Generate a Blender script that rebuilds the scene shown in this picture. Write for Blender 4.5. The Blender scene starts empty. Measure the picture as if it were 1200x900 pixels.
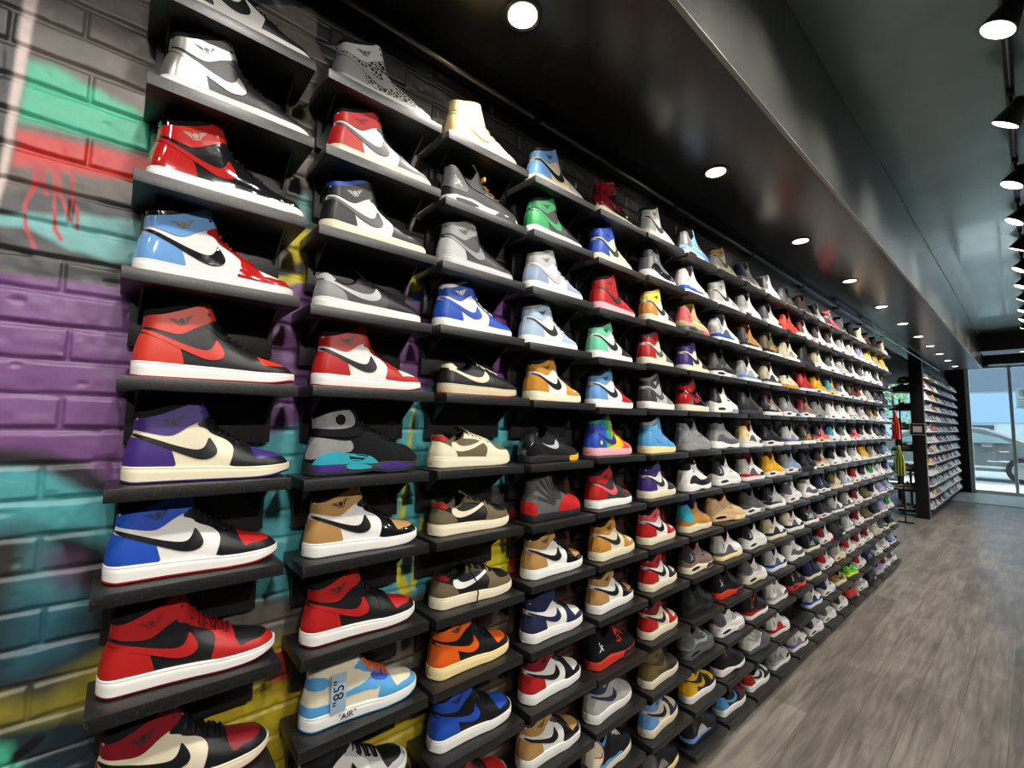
import bpy, bmesh, math, random
import numpy as np
from mathutils import Vector, Matrix
from mathutils.geometry import delaunay_2d_cdt
SC = bpy.context.scene
COL = SC.collection
random.seed(7)
PI = math.pi

# ------------------------------------------------------------------ camera
FPX, YAW, PITCH, ROLL = 529.0, math.radians(40.937), math.radians(4.735), math.radians(0.949)
CAM = np.array([1.049, 0.0, 1.53])
def cam_axes():
    F = np.array([-math.cos(YAW)*math.cos(PITCH), math.sin(YAW)*math.cos(PITCH), math.sin(PITCH)])
    R = np.cross(F, [0, 0, 1.0]); R /= np.linalg.norm(R); U = np.cross(R, F)
    c, s = math.cos(ROLL), math.sin(ROLL)
    return F, c*R+s*U, -s*R+c*U
AF, AR, AU = cam_axes()
cd = bpy.data.cameras.new('camera'); cam = bpy.data.objects.new('camera', cd); COL.objects.link(cam)
cd.sensor_fit = 'HORIZONTAL'; cd.sensor_width = 36.0; cd.lens = FPX/1200*36.0; cd.clip_start = 0.02; cd.clip_end = 200
M = Matrix(((AR[0], AU[0], -AF[0], CAM[0]), (AR[1], AU[1], -AF[1], CAM[1]), (AR[2], AU[2], -AF[2], CAM[2]), (0, 0, 0, 1)))
cam.matrix_world = M
SC.camera = cam
def at_x(u, v, x):
    d = AF + (u-600)/FPX*AR - (v-450)/FPX*AU
    return CAM + d*((x-CAM[0])/d[0])
def at_z(u, v, z):
    d = AF + (u-600)/FPX*AR - (v-450)/FPX*AU
    return CAM + d*((z-CAM[2])/d[2])

# ------------------------------------------------------------------ view, world, big lights
SC.view_settings.view_transform = 'Standard'; SC.view_settings.look = 'None'
SC.view_settings.gamma = 1.0; SC.view_settings.use_curve_mapping = False
SC.view_settings.exposure = 0.0
W = bpy.data.worlds.new('sky'); SC.world = W; W.use_nodes = True
nt = W.node_tree; nt.nodes.clear()
sky = nt.nodes.new('ShaderNodeTexSky'); sky.sky_type = 'NISHITA'; sky.sun_disc = False
sky.sun_elevation = math.radians(48); sky.sun_rotation = math.radians(150); sky.air_density = 1.0; sky.dust_density = 3.0
mixn = nt.nodes.new('ShaderNodeMixRGB'); mixn.inputs[0].default_value = .85; mixn.inputs[2].default_value = (3.1, 3.5, 3.6, 1)   # thin bright cloud over the sky
nt.links.new(sky.outputs[0], mixn.inputs[1])
bgn = nt.nodes.new('ShaderNodeBackground'); bgn.inputs[1].default_value = .72
out = nt.nodes.new('ShaderNodeOutputWorld')
nt.links.new(mixn.outputs[0], bgn.inputs[0]); nt.links.new(bgn.outputs[0], out.inputs[0])
P_DOWN, P_TRACK, P_TRACK_ADDED, P_SUN = 26.0, 70.0, 150.0, 13.0
sl = bpy.data.lights.new('sun', 'SUN'); sl.energy = P_SUN; sl.angle = math.radians(1.0); sl.color = (1, .95, .88)
so = bpy.data.objects.new('sun', sl); COL.objects.link(so); so.rotation_euler = (math.radians(-38), math.radians(25), 0); so.location = (3, 20, 9)

# ------------------------------------------------------------------ materials
def srgb(h):
    if isinstance(h, str):
        h = h.lstrip('#'); c = [int(h[i:i+2], 16)/255 for i in (0, 2, 4)]
    else: c = [x/255 for x in h]
    return [x/12.92 if x <= .04045 else ((x+.055)/1.055)**2.4 for x in c]
MATS = {}
def pm(name, col, rough=.5, metal=0, coat=0, spec=.5, bump=None, var=None, emit=None, estr=0, trans=0, ior=1.45):
    """procedural principled material; bump=(scale,strength), var=(scale,amount)"""
    if name in MATS: return MATS[name]
    m = bpy.data.materials.new(name); m.use_nodes = True; MATS[name] = m
    n = m.node_tree.nodes; l = m.node_tree.links; b = n['Principled BSDF']
    c = (*srgb(col), 1)
    b.inputs['Base Color'].default_value = c; b.inputs['Roughness'].default_value = rough
    b.inputs['Metallic'].default_value = metal; b.inputs['Coat Weight'].default_value = coat
    b.inputs['Coat Roughness'].default_value = .04
    b.inputs['Specular IOR Level'].default_value = spec; b.inputs['IOR'].default_value = ior
    if trans: b.inputs['Transmission Weight'].default_value = trans
    if emit: b.inputs['Emission Color'].default_value = (*srgb(emit), 1); b.inputs['Emission Strength'].default_value = estr
    if bump or var:
        tc = n.new('ShaderNodeTexCoord')
    if bump:
        t = n.new('ShaderNodeTexNoise'); t.inputs['Scale'].default_value = bump[0]; t.inputs['Detail'].default_value = 3
        l.new(tc.outputs['Object'], t.inputs['Vector'])
        bp = n.new('ShaderNodeBump'); bp.inputs['Strength'].default_value = bump[1]; bp.inputs['Distance'].default_value = .002
        l.new(t.outputs[0], bp.inputs['Height']); l.new(bp.outputs[0], b.inputs['Normal'])
    if var:
        t = n.new('ShaderNodeTexNoise'); t.inputs['Scale'].default_value = var[0]; t.inputs['Detail'].default_value = 4
        l.new(tc.outputs['Object'], t.inputs['Vector'])
        hs = n.new('ShaderNodeHueSaturation'); hs.inputs['Color'].default_value = c
        mr = n.new('ShaderNodeMapRange'); mr.inputs[1].default_value = .3; mr.inputs[2].default_value = .7
        mr.inputs[3].default_value = 1-var[1]; mr.inputs[4].default_value = 1+var[1]
        l.new(t.outputs[0], mr.inputs[0]); l.new(mr.outputs[0], hs.inputs['Value']); l.new(hs.outputs[0], b.inputs['Base Color'])
    return m

# ------------------------------------------------------------------ object helpers
def tag(o, label=None, cat=None, group=None, kind=None):
    if label: o['label'] = label
    if cat: o['category'] = cat
    if group: o['group'] = group
    if kind: o['kind'] = kind
    return o
def empty(name, loc, rz=0):
    o = bpy.data.objects.new(name, None); COL.objects.link(o); o.location = loc; o.rotation_euler = (0, 0, rz)
    o.empty_display_size = .05
    return o
def link(name, me, mat=None, parent=None, loc=None, smooth=None):
    o = bpy.data.objects.new(name, me); COL.objects.link(o)
    if parent: o.parent = parent
    if loc is not None: o.location = loc
    if mat:
        if len(me.materials) == 0: me.materials.append(None)
        o.material_slots[0].link = 'OBJECT'; o.material_slots[0].material = mat
    return o
class MB:
    """collects geometry for one mesh"""
    def __init__(s): s.v = []; s.f = []; s.mi = []
    def add(s, v, f, mi=0):
        n = len(s.v); s.v += [tuple(p) for p in v]; s.f += [tuple(i+n for i in q) for q in f]; s.mi += [mi]*len(f); return s
    def box(s, x0, x1, y0, y1, z0, z1, b=0.0, mi=0):
        if b <= 0:
            v = [(x, y, z) for x in (x0, x1) for y in (y0, y1) for z in (z0, z1)]
            f = [(0, 1, 3, 2), (4, 6, 7, 5), (0, 4, 5, 1), (2, 3, 7, 6), (0, 2, 6, 4), (1, 5, 7, 3)]
            return s.add(v, f, mi)
        bm = bmesh.new(); bmesh.ops.create_cube(bm, size=1)
        for q in bm.verts: q.co = Vector(((x0+x1)/2+q.co.x*(x1-x0), (y0+y1)/2+q.co.y*(y1-y0), (z0+z1)/2+q.co.z*(z1-z0)))
        bmesh.ops.bevel(bm, geom=list(bm.edges), offset=b, segments=2, affect='EDGES', profile=.6)
        return s.bm(bm, mi)
    def bm(s, bm, mi=0):
        bm.verts.ensure_lookup_table(); bm.verts.index_update()
        s.add([q.co[:] for q in bm.verts], [[q.index for q in f.verts] for f in bm.faces], mi); bm.free(); return s
    def tube(s, pts, r, n=8, cap=True, mi=0, flat=1.0, up=(0, 0, 1)):
        pts = [Vector(p) for p in pts]; rr = r if isinstance(r, (list, tuple)) else [r]*len(pts); v = []; f = []
        for i, p in enumerate(pts):
            d = (pts[min(i+1, len(pts)-1)]-pts[max(i-1, 0)]).normalized()
            a = d.cross(Vector(up))
            if a.length < 1e-4: a = d.cross(Vector((1, 0, 0)))
            a.normalize(); b = a.cross(d)
            for k in range(n):
                t = 2*PI*k/n; v.append(p+a*math.cos(t)*rr[i]+b*math.sin(t)*rr[i]*flat)
        for i in range(len(pts)-1):
            for k in range(n):
                f.append((i*n+k, i*n+(k+1) % n, (i+1)*n+(k+1) % n, (i+1)*n+k))
        if cap: f.append(tuple(range(n))[::-1]); f.append(tuple((len(pts)-1)*n+k for k in range(n)))
        return s.add(v, f, mi)
    def lathe(s, prof, c, n=24, axis='z', mi=0):
        v = []; f = []
        for (r, h) in prof:
            for k in range(n):
                t = 2*PI*k/n; a, b = r*math.cos(t), r*math.sin(t)
                v.append((c[0]+a, c[1]+b, c[2]+h) if axis == 'z' else ((c[0]+h, c[1]+a, c[2]+b) if axis == 'x' else (c[0]+a, c[1]+h, c[2]+b)))
        for i in range(len(prof)-1):
            for k in range(n): f.append((i*n+k, i*n+(k+1) % n, (i+1)*n+(k+1) % n, (i+1)*n+k))
        f.append(tuple(range(n))[::-1]); f.append(tuple((len(prof)-1)*n+k for k in range(n)))
        return s.add(v, f, mi)
    def prism(s, poly, a0, a1, plane='yz', mi=0):
        """extrude a 2D polygon; plane yz -> along x, xz -> along y, xy -> along z"""
        n = len(poly)
        def P(p, a): return (a, p[0], p[1]) if plane == 'yz' else ((p[0], a, p[1]) if plane == 'xz' else (p[0], p[1], a))
        v = [P(p, a0) for p in poly]+[P(p, a1) for p in poly]
        f = [tuple(range(n))[::-1], tuple(range(n, 2*n))]+[(i, (i+1) % n, n+(i+1) % n, n+i) for i in range(n)]
        return s.add(v, f, mi)
    def mesh(s, name, smooth=True, angle=35):
        me = bpy.data.meshes.new(name); me.from_pydata(s.v, [], s.f)
        bm = bmesh.new(); bm.from_mesh(me)
        bmesh.ops.recalc_face_normals(bm, faces=bm.faces)
        if smooth:
            for f in bm.faces: f.smooth = True
            ca = math.radians(angle)
            for e in bm.edges:
                if len(e.link_faces) == 2 and e.calc_face_angle(0) > ca: e.smooth = False
        bm.to_mesh(me); bm.free()
        if any(s.mi): me.polygons.foreach_set('material_index', s.mi)
        me.update(); return me
    def build(s, name, mat, parent=None, loc=None, smooth=True, angle=35):
        return link(name, s.mesh(name, smooth, angle), mat, parent, loc)
def struct(name, mb, mat, smooth=False):
    o = mb.build(name, mat, smooth=smooth); o['kind'] = 'structure'; return o
ORD = ['zeroth', 'first', 'second', 'third', 'fourth', 'fifth', 'sixth', 'seventh', 'eighth', 'ninth', 'tenth', 'eleventh', 'twelfth', 'thirteenth',
       'fourteenth', 'fifteenth', 'sixteenth', 'seventeenth', 'eighteenth', 'nineteenth', 'twentieth']
# ------------------------------------------------------------------ the room
WX = -0.15            # face of the shelf wall
ZS = 1.53+1.18        # underside of the soffit
ZC = 1.53+1.80        # upper ceiling
XF = 0.45             # fascia of the soffit
YE = 15.6             # storefront
YS = 12.6             # end of the soffit
YW = 6.72             # end of the main shelf wall
black_gloss = pm('soffit_black_gloss', '232324', .24, bump=(3, .25), var=(2.5, .2))
ceil_mat = pm('ceiling_dark_gloss', '86a09f', .25, metal=.45, coat=.3, spec=1.0, bump=(2.0, .35), var=(1.5, .15))
fascia_mat = pm('fascia_dark_satin', '4c4c49', .26, bump=(4, .25), var=(3, .25))
bead_mat = pm('corner_bead_metal', '8a8a86', .35, metal=.6)
dark_wall = pm('dark_painted_wall', '232324', .6, bump=(20, .2))

def floor_material():
    m = bpy.data.materials.new('grey_wood_planks'); m.use_nodes = True
    n = m.node_tree.nodes; l = m.node_tree.links; b = n['Principled BSDF']
    tc = n.new('ShaderNodeTexCoord')
    mp = n.new('ShaderNodeMapping'); mp.inputs['Rotation'].default_value = (0, 0, PI/2); l.new(tc.outputs['Object'], mp.inputs[0])
    br = n.new('ShaderNodeTexBrick'); br.offset = .37; br.inputs['Scale'].default_value = 1.0
    br.inputs['Brick Width'].default_value = 1.22; br.inputs['Row Height'].default_value = .178
    br.inputs['Mortar Size'].default_value = .0011; br.inputs['Mortar Smooth'].default_value = .3
    br.inputs['Color1'].default_value = (*srgb('938b82'), 1); br.inputs['Color2'].default_value = (*srgb('7c756e'), 1)
    br.inputs['Mortar'].default_value = (*srgb('55504b'), 1)
    l.new(mp.outputs[0], br.inputs['Vector'])
    m2 = n.new('ShaderNodeMapping'); m2.inputs['Scale'].default_value = (16, 1.3, 1); l.new(tc.outputs['Object'], m2.inputs[0])
    g = n.new('ShaderNodeTexNoise'); g.inputs['Scale'].default_value = 2.0; g.inputs['Detail'].default_value = 7; g.inputs['Distortion'].default_value = .8
    l.new(m2.outputs[0], g.inputs['Vector'])
    m3 = n.new('ShaderNodeMapping'); m3.inputs['Scale'].default_value = (5, 1.2, 1); l.new(tc.outputs['Object'], m3.inputs[0])
    g2 = n.new('ShaderNodeTexNoise'); g2.inputs['Scale'].default_value = 1.6; g2.inputs['Detail'].default_value = 3
    l.new(m3.outputs[0], g2.inputs['Vector'])
    r1 = n.new('ShaderNodeMapRange'); r1.inputs[1].default_value = .3; r1.inputs[2].default_value = .7; r1.inputs[3].default_value = .62; r1.inputs[4].default_value = 1.22
    l.new(g.outputs[0], r1.inputs[0])
    r2 = n.new('ShaderNodeMapRange'); r2.inputs[1].default_value = .3; r2.inputs[2].default_value = .7; r2.inputs[3].default_value = .72; r2.inputs[4].default_value = 1.2
    l.new(g2.outputs[0], r2.inputs[0])
    mu = n.new('ShaderNodeMath'); mu.operation = 'MULTIPLY'; l.new(r1.outputs[0], mu.inputs[0]); l.new(r2.outputs[0], mu.inputs[1])
    hs = n.new('ShaderNodeHueSaturation'); l.new(br.outputs['Color'], hs.inputs['Color']); l.new(mu.outputs[0], hs.inputs['Value'])
    l.new(hs.outputs[0], b.inputs['Base Color'])
    rr = n.new('ShaderNodeMapRange'); rr.inputs[3].default_value = .24; rr.inputs[4].default_value = .38; l.new(g.outputs[0], rr.inputs[0]); l.new(rr.outputs[0], b.inputs['Roughness'])
    bp = n.new('ShaderNodeBump'); bp.inputs['Strength'].default_value = .25; bp.inputs['Distance'].default_value = .002
    l.new(g.outputs[0], bp.inputs['Height']); l.new(bp.outputs[0], b.inputs['Normal'])
    return m
struct('floor', MB().box(-4.0, 4.2, -3.0, YE, -.1, 0), floor_material())
struct('ceiling', MB().box(-.34, 4.2, -3.0, YE, ZC, ZC+.1), ceil_mat)
struct('trim_1', MB().box(-.34, XF, -3.0, YS, ZS, ZS+.62), black_gloss)
struct('trim_9', MB().box(-4.0, -.3405, -3.0, YE, ZS-.02, ZS+.62), pm('rear_ceiling_black', '121213', .8))      # soffit over the shelves
struct('trim_2', MB().box(XF+.0005, XF+.006, -3.0, YS, ZS-.001, ZC), fascia_mat)
struct('trim_3', MB().box(XF-.006, XF+.010, -3.0, YS, ZS-.006, ZS-.0012), bead_mat)
struct('trim_4', MB().box(XF+.0065, XF+.011, -3.0, YS, ZC-.007, ZC-.0005), bead_mat)
struct('wall_right', MB().box(4.2, 4.3, -3.0, YE, 0, ZC), pm('right_wall_grey', 'a5a49f', .6, bump=(10, .2)))
struct('wall_back', MB().box(-4.0, 4.3, -3.1, -3.0, 0, ZC), dark_wall)
struct('wall_side', MB().box(-4.1, -4.0, -3.0, YE, 0, ZC), dark_wall)

# --- brick wall with the mural: real brick relief, paint as colour of the bricks
BY0, BY1, BZ1 = -.62, 2.7, ZS
bh, bl = .0648, .226
JY, JZ = at_x(75, 383, WX)[1:3]
def vnoise(x, y, seed=0):
    xi = np.floor(x).astype(int); yi = np.floor(y).astype(int); fx = x-xi; fy = y-yi
    fx = fx*fx*(3-2*fx); fy = fy*fy*(3-2*fy)
    def h(a, b):
        v = np.sin(a*127.1+b*311.7+seed*74.7)*43758.5453
        return v-np.floor(v)
    return (h(xi, yi)*(1-fx)+h(xi+1, yi)*fx)*(1-fy)+(h(xi, yi+1)*(1-fx)+h(xi+1, yi+1)*fx)*fy
MURAL = [  # (outline on the photo's wall plane, paint colour, edge softness m)
 ([(-80,-60),(560,-60),(560,960),(-80,960)], '5d5650', .0),
 ([(192,-60),(900,-80),(900,330),(760,262),(620,188),(520,140),(400,108),(372,50),(372,8),(192,0)], '0d0d0e', .0),
 ([(33,65),(60,70),(100,97),(150,125),(180,150),(170,176),(100,156),(22,135),(28,95)], '45b08c', .010),
 ([(20,148),(95,165),(190,190),(190,215),(95,202),(10,190)], 'c0322f', .008),
 ([(-80,214),(60,224),(110,232),(190,236),(190,330),(60,325),(-80,310)], '333536', .008),
 ([(-80,256),(30,250),(80,247),(150,254),(190,262),(190,306),(130,302),(80,291),(30,268),(-80,258)], '6aa8a6', .006),
 ([(-80,316),(60,325),(190,334),(380,330),(380,500),(330,520),(190,540),(130,578),(100,548),(50,535),(-80,530)], '714a7c', .006),
 ([(-80,530),(50,533),(100,546),(135,572),(200,600),(200,640),(100,600),(60,556),(-80,550)], '2a2730', .012),
 ([(-80,552),(60,556),(100,580),(135,586),(300,520),(370,490),(505,440),(505,700),(300,700),(130,770),(-80,790)], '4fa0a6', .01),
 ([(-80,625),(30,622),(50,640),(30,700),(40,760),(-80,800)], '33302f', .03),
 ([(60,625),(100,630),(135,645),(135,700),(100,712),(75,690),(62,655)], '17181a', .02),
 ([(60,655),(85,660),(90,690),(70,700),(58,680)], '5b3a57', .03),
 ([(-80,715),(60,712),(135,700),(250,690),(250,960),(-80,960)], '22323a', .03),
 ([(30,700),(75,702),(70,760),(30,780)], '2f6170', .04),
 ([(-80,835),(0,818),(60,800),(130,768),(200,745),(350,745),(350,800),(200,830),(100,838),(0,850),(-80,870)], '958a2b', .022),
 ([(20,800),(70,790),(95,800),(60,822),(20,822)], '2b3138', .03),
 ([(-80,868),(12,872),(24,900),(20,960),(-80,960)], '46a98a', .01),
 ([(8,898),(14,884),(48,860),(56,864),(50,875),(16,900)], '111213', .004),
 ([(190,800),(360,740),(360,960),(190,960)], 'b7a22a', .01),
 ([(318,760),(352,755),(352,795),(318,800)], '9e2a27', .006),
 ([(345,262),(382,262),(372,300),(340,312)], 'd3c22c', .005),
 ([(320,322),(400,314),(400,326),(320,334)], 'd3c22c', .004),
 ([(352,225),(378,225),(372,268),(348,268)], '4f7f7e', .01),
 ([(484,300),(500,300),(500,338),(484,340)], 'd3c22c', .004),
 ([(484,340),(500,340),(500,352),(484,352)], '3d6fb0', .004),
 ([(440,352),(506,352),(506,460),(440,460)], '714a7c', .01),
 ([(484,480),(487,480),(470,660),(484,700),(478,720),(462,672)], 'c9c52c', .003),
 ([(495,600),(505,640),(486,690),(480,690)], 'd3c22c', .003),
 ([(440,700),(520,690),(520,790),(440,800)], '5a5148', .01),
 ([(365,745),(440,735),(440,800),(365,810)], 'b7a22a', .01),
 ([(380,860),(500,820),(500,890),(380,930)], 'b7a22a', .01),
 ([(505,430),(620,420),(620,560),(505,600)], '4fa0a6', .01),
 ([(505,340),(620,330),(620,452),(505,450)], '6b3f78', .01),
 ([(505,600),(620,560),(620,690),(505,690)], '3d3a38', .01),
 ([(505,520),(520,516),(520,560),(505,566)], 'c9b32c', .005),
 ([(560,650),(596,618),(600,672),(562,690)], 'd3c22c', .004),
 ([(598,600),(640,600),(640,680),(598,680)], '9e2a27', .008),
 ([(555,690),(620,680),(620,960),(555,960)], '4b3d35', .01),
 ([(620,560),(900,540),(900,960),(620,960)], '3f2a24', .01),
 ([(620,300),(900,300),(900,560),(620,560)], '222324', .01),
 ([(600,365),(612,365),(612,450),(600,450)], '6b3f78', .004),
 ([(692,350),(697,350),(696,460),(691,460)], '3a8f96', .003),
 ([(777,330),(781,330),(781,660),(777,660)], '8e2426', .001),
 ([(45,-60),(31,0),(0,200),(-60,470),(-80,470),(-80,-60)], '2f3133', .004),
 ([(50,-40),(45,0),(30,80),(5,216),(-60,430),(-68,420),(-2,205),(30,-4),(36,-60)], 'c9b8b2', .003),
 ([(40,190),(46,190),(44,215),(32,238),(30,250),(33,270),(43,292),(38,292),(27,268),(26,240),(36,215)], 'b02d38', .0015),
 ([(48,192),(54,192),(52,215),(56,228),(51,228),(47,212)], 'b02d38', .0015),
 ([(62,194),(67,194),(64,240),(66,265),(74,280),(70,283),(61,268),(60,240)], 'b02d38', .0015),
 ([(68,196),(72,196),(72,225),(84,256),(81,260),(68,228)], 'b02d38', .0015),
 ([(81,196),(86,196),(85,228),(92,250),(92,268),(88,268),(88,250),(81,228)], 'b02d38', .0015),
]
def pip_sdist(px, py, poly):
    """signed distance (inside positive) of points to polygon"""
    n = len(poly); ins = np.zeros(px.shape, bool); d2 = np.full(px.shape, 1e9)
    for i in range(n):
        x0, y0 = poly[i]; x1, y1 = poly[(i+1) % n]
        c = ((y0 > py) != (y1 > py)) & (px < (x1-x0)*(py-y0)/((y1-y0) if y1 != y0 else 1e-9)+x0); ins ^= c
        ex, ey = x1-x0, y1-y0; t = np.clip(((px-x0)*ex+(py-y0)*ey)/(ex*ex+ey*ey+1e-12), 0, 1)
        d2 = np.minimum(d2, (px-x0-t*ex)**2+(py-y0-t*ey)**2)
    return np.where(ins, 1, -1)*np.sqrt(d2)
def brick_relief(Y, Z):
    zz = (Z-JZ)/bh; row = np.floor(zz); fz = zz-row
    off = np.where(row % 2 == 0, .5, .0)+.05*np.sin(row*2.3)
    u = (Y-JY)/bl+off; c = np.floor(u); fy = u-c
    wob = (vnoise(Y*22, Z*22, 3)-.5)*.010
    dz = np.minimum(fz, 1-fz)*bh; dy = np.minimum(fy, 1-fy)*bl
    k = np.clip((np.minimum(dz, dy*1.5)+wob*.45-.0025)/.0050, 0, 1); k = k*k*(3-2*k)
    h = k*.006 + (vnoise(Y*9, Z*14, 5)-.5)*.004*k + (vnoise(Y*60, Z*60, 8)-.5)*.0014
    h += .003*(vnoise(c*7.3, row*3.1, 2)-.5)*k
    pit = vnoise(Y*34, Z*34, 11); h -= np.clip(pit-.86, 0, 1)*.03
    return h, k
def wall_mural():
    ys = np.concatenate([np.arange(BY0, .10, .0026), np.arange(.10, BY1+.004, .006)]); ys[-1] = BY1; ny = len(ys); nz = int(BZ1/.0034)+1
    Y, Z = np.meshgrid(ys, np.linspace(0, BZ1, nz), indexing='ij')
    h, k = brick_relief(Y, Z)
    col = np.zeros((ny, nz, 3))
    wx = (vnoise(Y*5, Z*5, 21)-.5)*.02+(vnoise(Y*40, Z*40, 22)-.5)*.006
    wy = (vnoise(Y*5, Z*5, 31)-.5)*.02+(vnoise(Y*40, Z*40, 32)-.5)*.006
    for poly, c, soft in MURAL:
        wp = [at_x(u, v, WX)[1:3] for u, v in poly]
        a = np.array(wp); m = (Y > a[:, 0].min()-.1) & (Y < a[:, 0].max()+.1) & (Z > a[:, 1].min()-.1) & (Z < a[:, 1].max()+.1)
        if not m.any(): continue
        f = .25 if soft < .004 else 1.0
        sd = pip_sdist(Y[m]+wx[m]*f, Z[m]+wy[m]*f, wp)
        a = np.clip(sd/max(soft, .0015)*.5+.5, 0, 1)[:, None]
        col[m] = col[m]*(1-a)+np.array(srgb(c))*a
    col *= (.86+.28*vnoise(Y*6, Z*9, 41))[..., None]*(.93+.14*vnoise(Y*90, Z*90, 42))[..., None]
    col *= (.90+.10*k)[..., None]
    X = WX-.008+h
    v = np.stack([X, Y, Z], -1).reshape(-1, 3)
    idx = np.arange(ny*nz).reshape(ny, nz)
    f = np.stack([idx[:-1, :-1], idx[1:, :-1], idx[1:, 1:], idx[:-1, 1:]], -1).reshape(-1, 4)
    me = bpy.data.meshes.new('wall_left'); me.vertices.add(len(v)); me.vertices.foreach_set('co', v.ravel())
    me.loops.add(f.size); me.loops.foreach_set('vertex_index', f.ravel())
    me.polygons.add(len(f)); me.polygons.foreach_set('loop_start', np.arange(0, f.size, 4)); me.polygons.foreach_set('loop_total', np.full(len(f), 4))
    me.polygons.foreach_set('use_smooth', np.ones(len(f), bool))
    me.update(); me.validate()
    ca = me.color_attributes.new('paint', 'FLOAT_COLOR', 'POINT')
    ca.data.foreach_set('color', np.concatenate([col, np.ones((ny, nz, 1))], -1).ravel())
    m = bpy.data.materials.new('painted_brick'); m.use_nodes = True
    n = m.node_tree.nodes; l = m.node_tree.links; b = n['Principled BSDF']
    at = n.new('ShaderNodeAttribute'); at.attribute_name = 'paint'; l.new(at.outputs['Color'], b.inputs['Base Color'])
    b.inputs['Roughness'].default_value = .42
    tc = n.new('ShaderNodeTexCoord'); t = n.new('ShaderNodeTexNoise'); t.inputs['Scale'].default_value = 140; l.new(tc.outputs['Object'], t.inputs['Vector'])
    bp = n.new('ShaderNodeBump'); bp.inputs['Strength'].default_value = .25; bp.inputs['Distance'].default_value = .001
    l.new(t.outputs[0], bp.inputs['Height']); l.new(bp.outputs[0], b.inputs['Normal'])
    o = link('wall_left', me, m); o['kind'] = 'structure'
wall_mural()
def brick_mat():
    m = bpy.data.materials.new('dark_brick'); m.use_nodes = True
    n = m.node_tree.nodes; l = m.node_tree.links; b = n['Principled BSDF']
    tc = n.new('ShaderNodeTexCoord'); sp = n.new('ShaderNodeSeparateXYZ'); cb = n.new('ShaderNodeCombineXYZ')
    l.new(tc.outputs['Object'], sp.inputs[0]); l.new(sp.outputs['Y'], cb.inputs['X']); l.new(sp.outputs['Z'], cb.inputs['Y'])
    br = n.new('ShaderNodeTexBrick'); br.inputs['Scale'].default_value = 1; br.inputs['Brick Width'].default_value = bl; br.inputs['Row Height'].default_value = bh
    br.inputs['Mortar Size'].default_value = .005; br.inputs['Color1'].default_value = (*srgb('3a3a3c'), 1); br.inputs['Color2'].default_value = (*srgb('2b2b2d'), 1); br.inputs['Mortar'].default_value = (*srgb('1c1c1c'), 1)
    l.new(cb.outputs[0], br.inputs['Vector']); l.new(br.outputs['Color'], b.inputs['Base Color'])
    bp = n.new('ShaderNodeBump'); bp.inputs['Strength'].default_value = .6; bp.inputs['Distance'].default_value = .006; bp.invert = True
    l.new(br.outputs['Fac'], bp.inputs['Height']); l.new(bp.outputs[0], b.inputs['Normal']); b.inputs['Roughness'].default_value = .28
    return m
struct('wall_left_far', MB().box(WX-.15, WX, BY1, YW, 0, ZS), brick_mat())
struct('wall_left_back', MB().box(WX-.15, WX-.02, -3.0, BY1, 0, ZS), dark_wall)

# conduit rail running under the soffit
rail = tag(empty('conduit_rail', (WX+.03, 2, ZS-.045)), 'slim grey metal conduit running along the wall just under the black soffit', 'conduit')
MB().tube([(0, -3.2, 0), (0, 10.2, 0)], .0095, 10).build('pipe', pm('conduit_grey', '77777a', .3, metal=.7), rail)
for k in range(13):
    MB().box(-.03, .012, -2.9+k, -2.87+k, -.014, .014, .002).build('clip', pm('clip_dark', '3c3c3e', .4, metal=.5), rail)

# stub wall of the far shoe display with its end panel
struct('wall_far_left', MB().box(-.34, -.28, 10.56, YE-.02, 0, ZS), dark_wall)
pn = tag(empty('display_end_panel', (-.255, 10.48, 0)), 'tall black end panel of the far shoe display, floor to soffit', 'panel')
MB().box(-.085, .085, -.08, .08, .0, ZS-.002, .004).build('panel_board', pm('end_panel_black', '161617', .35, bump=(8, .1)), pn)
MB().box(.0855, .093, -.084, -.06, .0, ZS-.002, .001).build('edge_strip', pm('edge_strip_grey', '6d6d70', .35, metal=.4), pn)
fs = tag(empty('framed_sign', (-.262, 10.396, 1.53-.02)), 'small framed notice with pale mat on the black end panel', 'sign')
q = MB()
for a in ((-.105, .105, -.10, -.09), (-.105, .105, .09, .10), (-.105, -.095, -.09, .09), (.095, .105, -.09, .09)): q.box(a[0], a[1], -.014, .002, a[2], a[3], .001)
q.build('frame', pm('frame_silver', 'a8a79f', .35, metal=.3), fs)
MB().box(-.095, .095, -.006, .002, -.09, .09).build('mat_board', pm('mat_black', '151515', .6), fs)
MB().box(-.058, .058, -.010, -.0062, -.05, .05).build('paper', pm('paper_grey', 'b9b7b2', .7, var=(60, .12)), fs)

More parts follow.
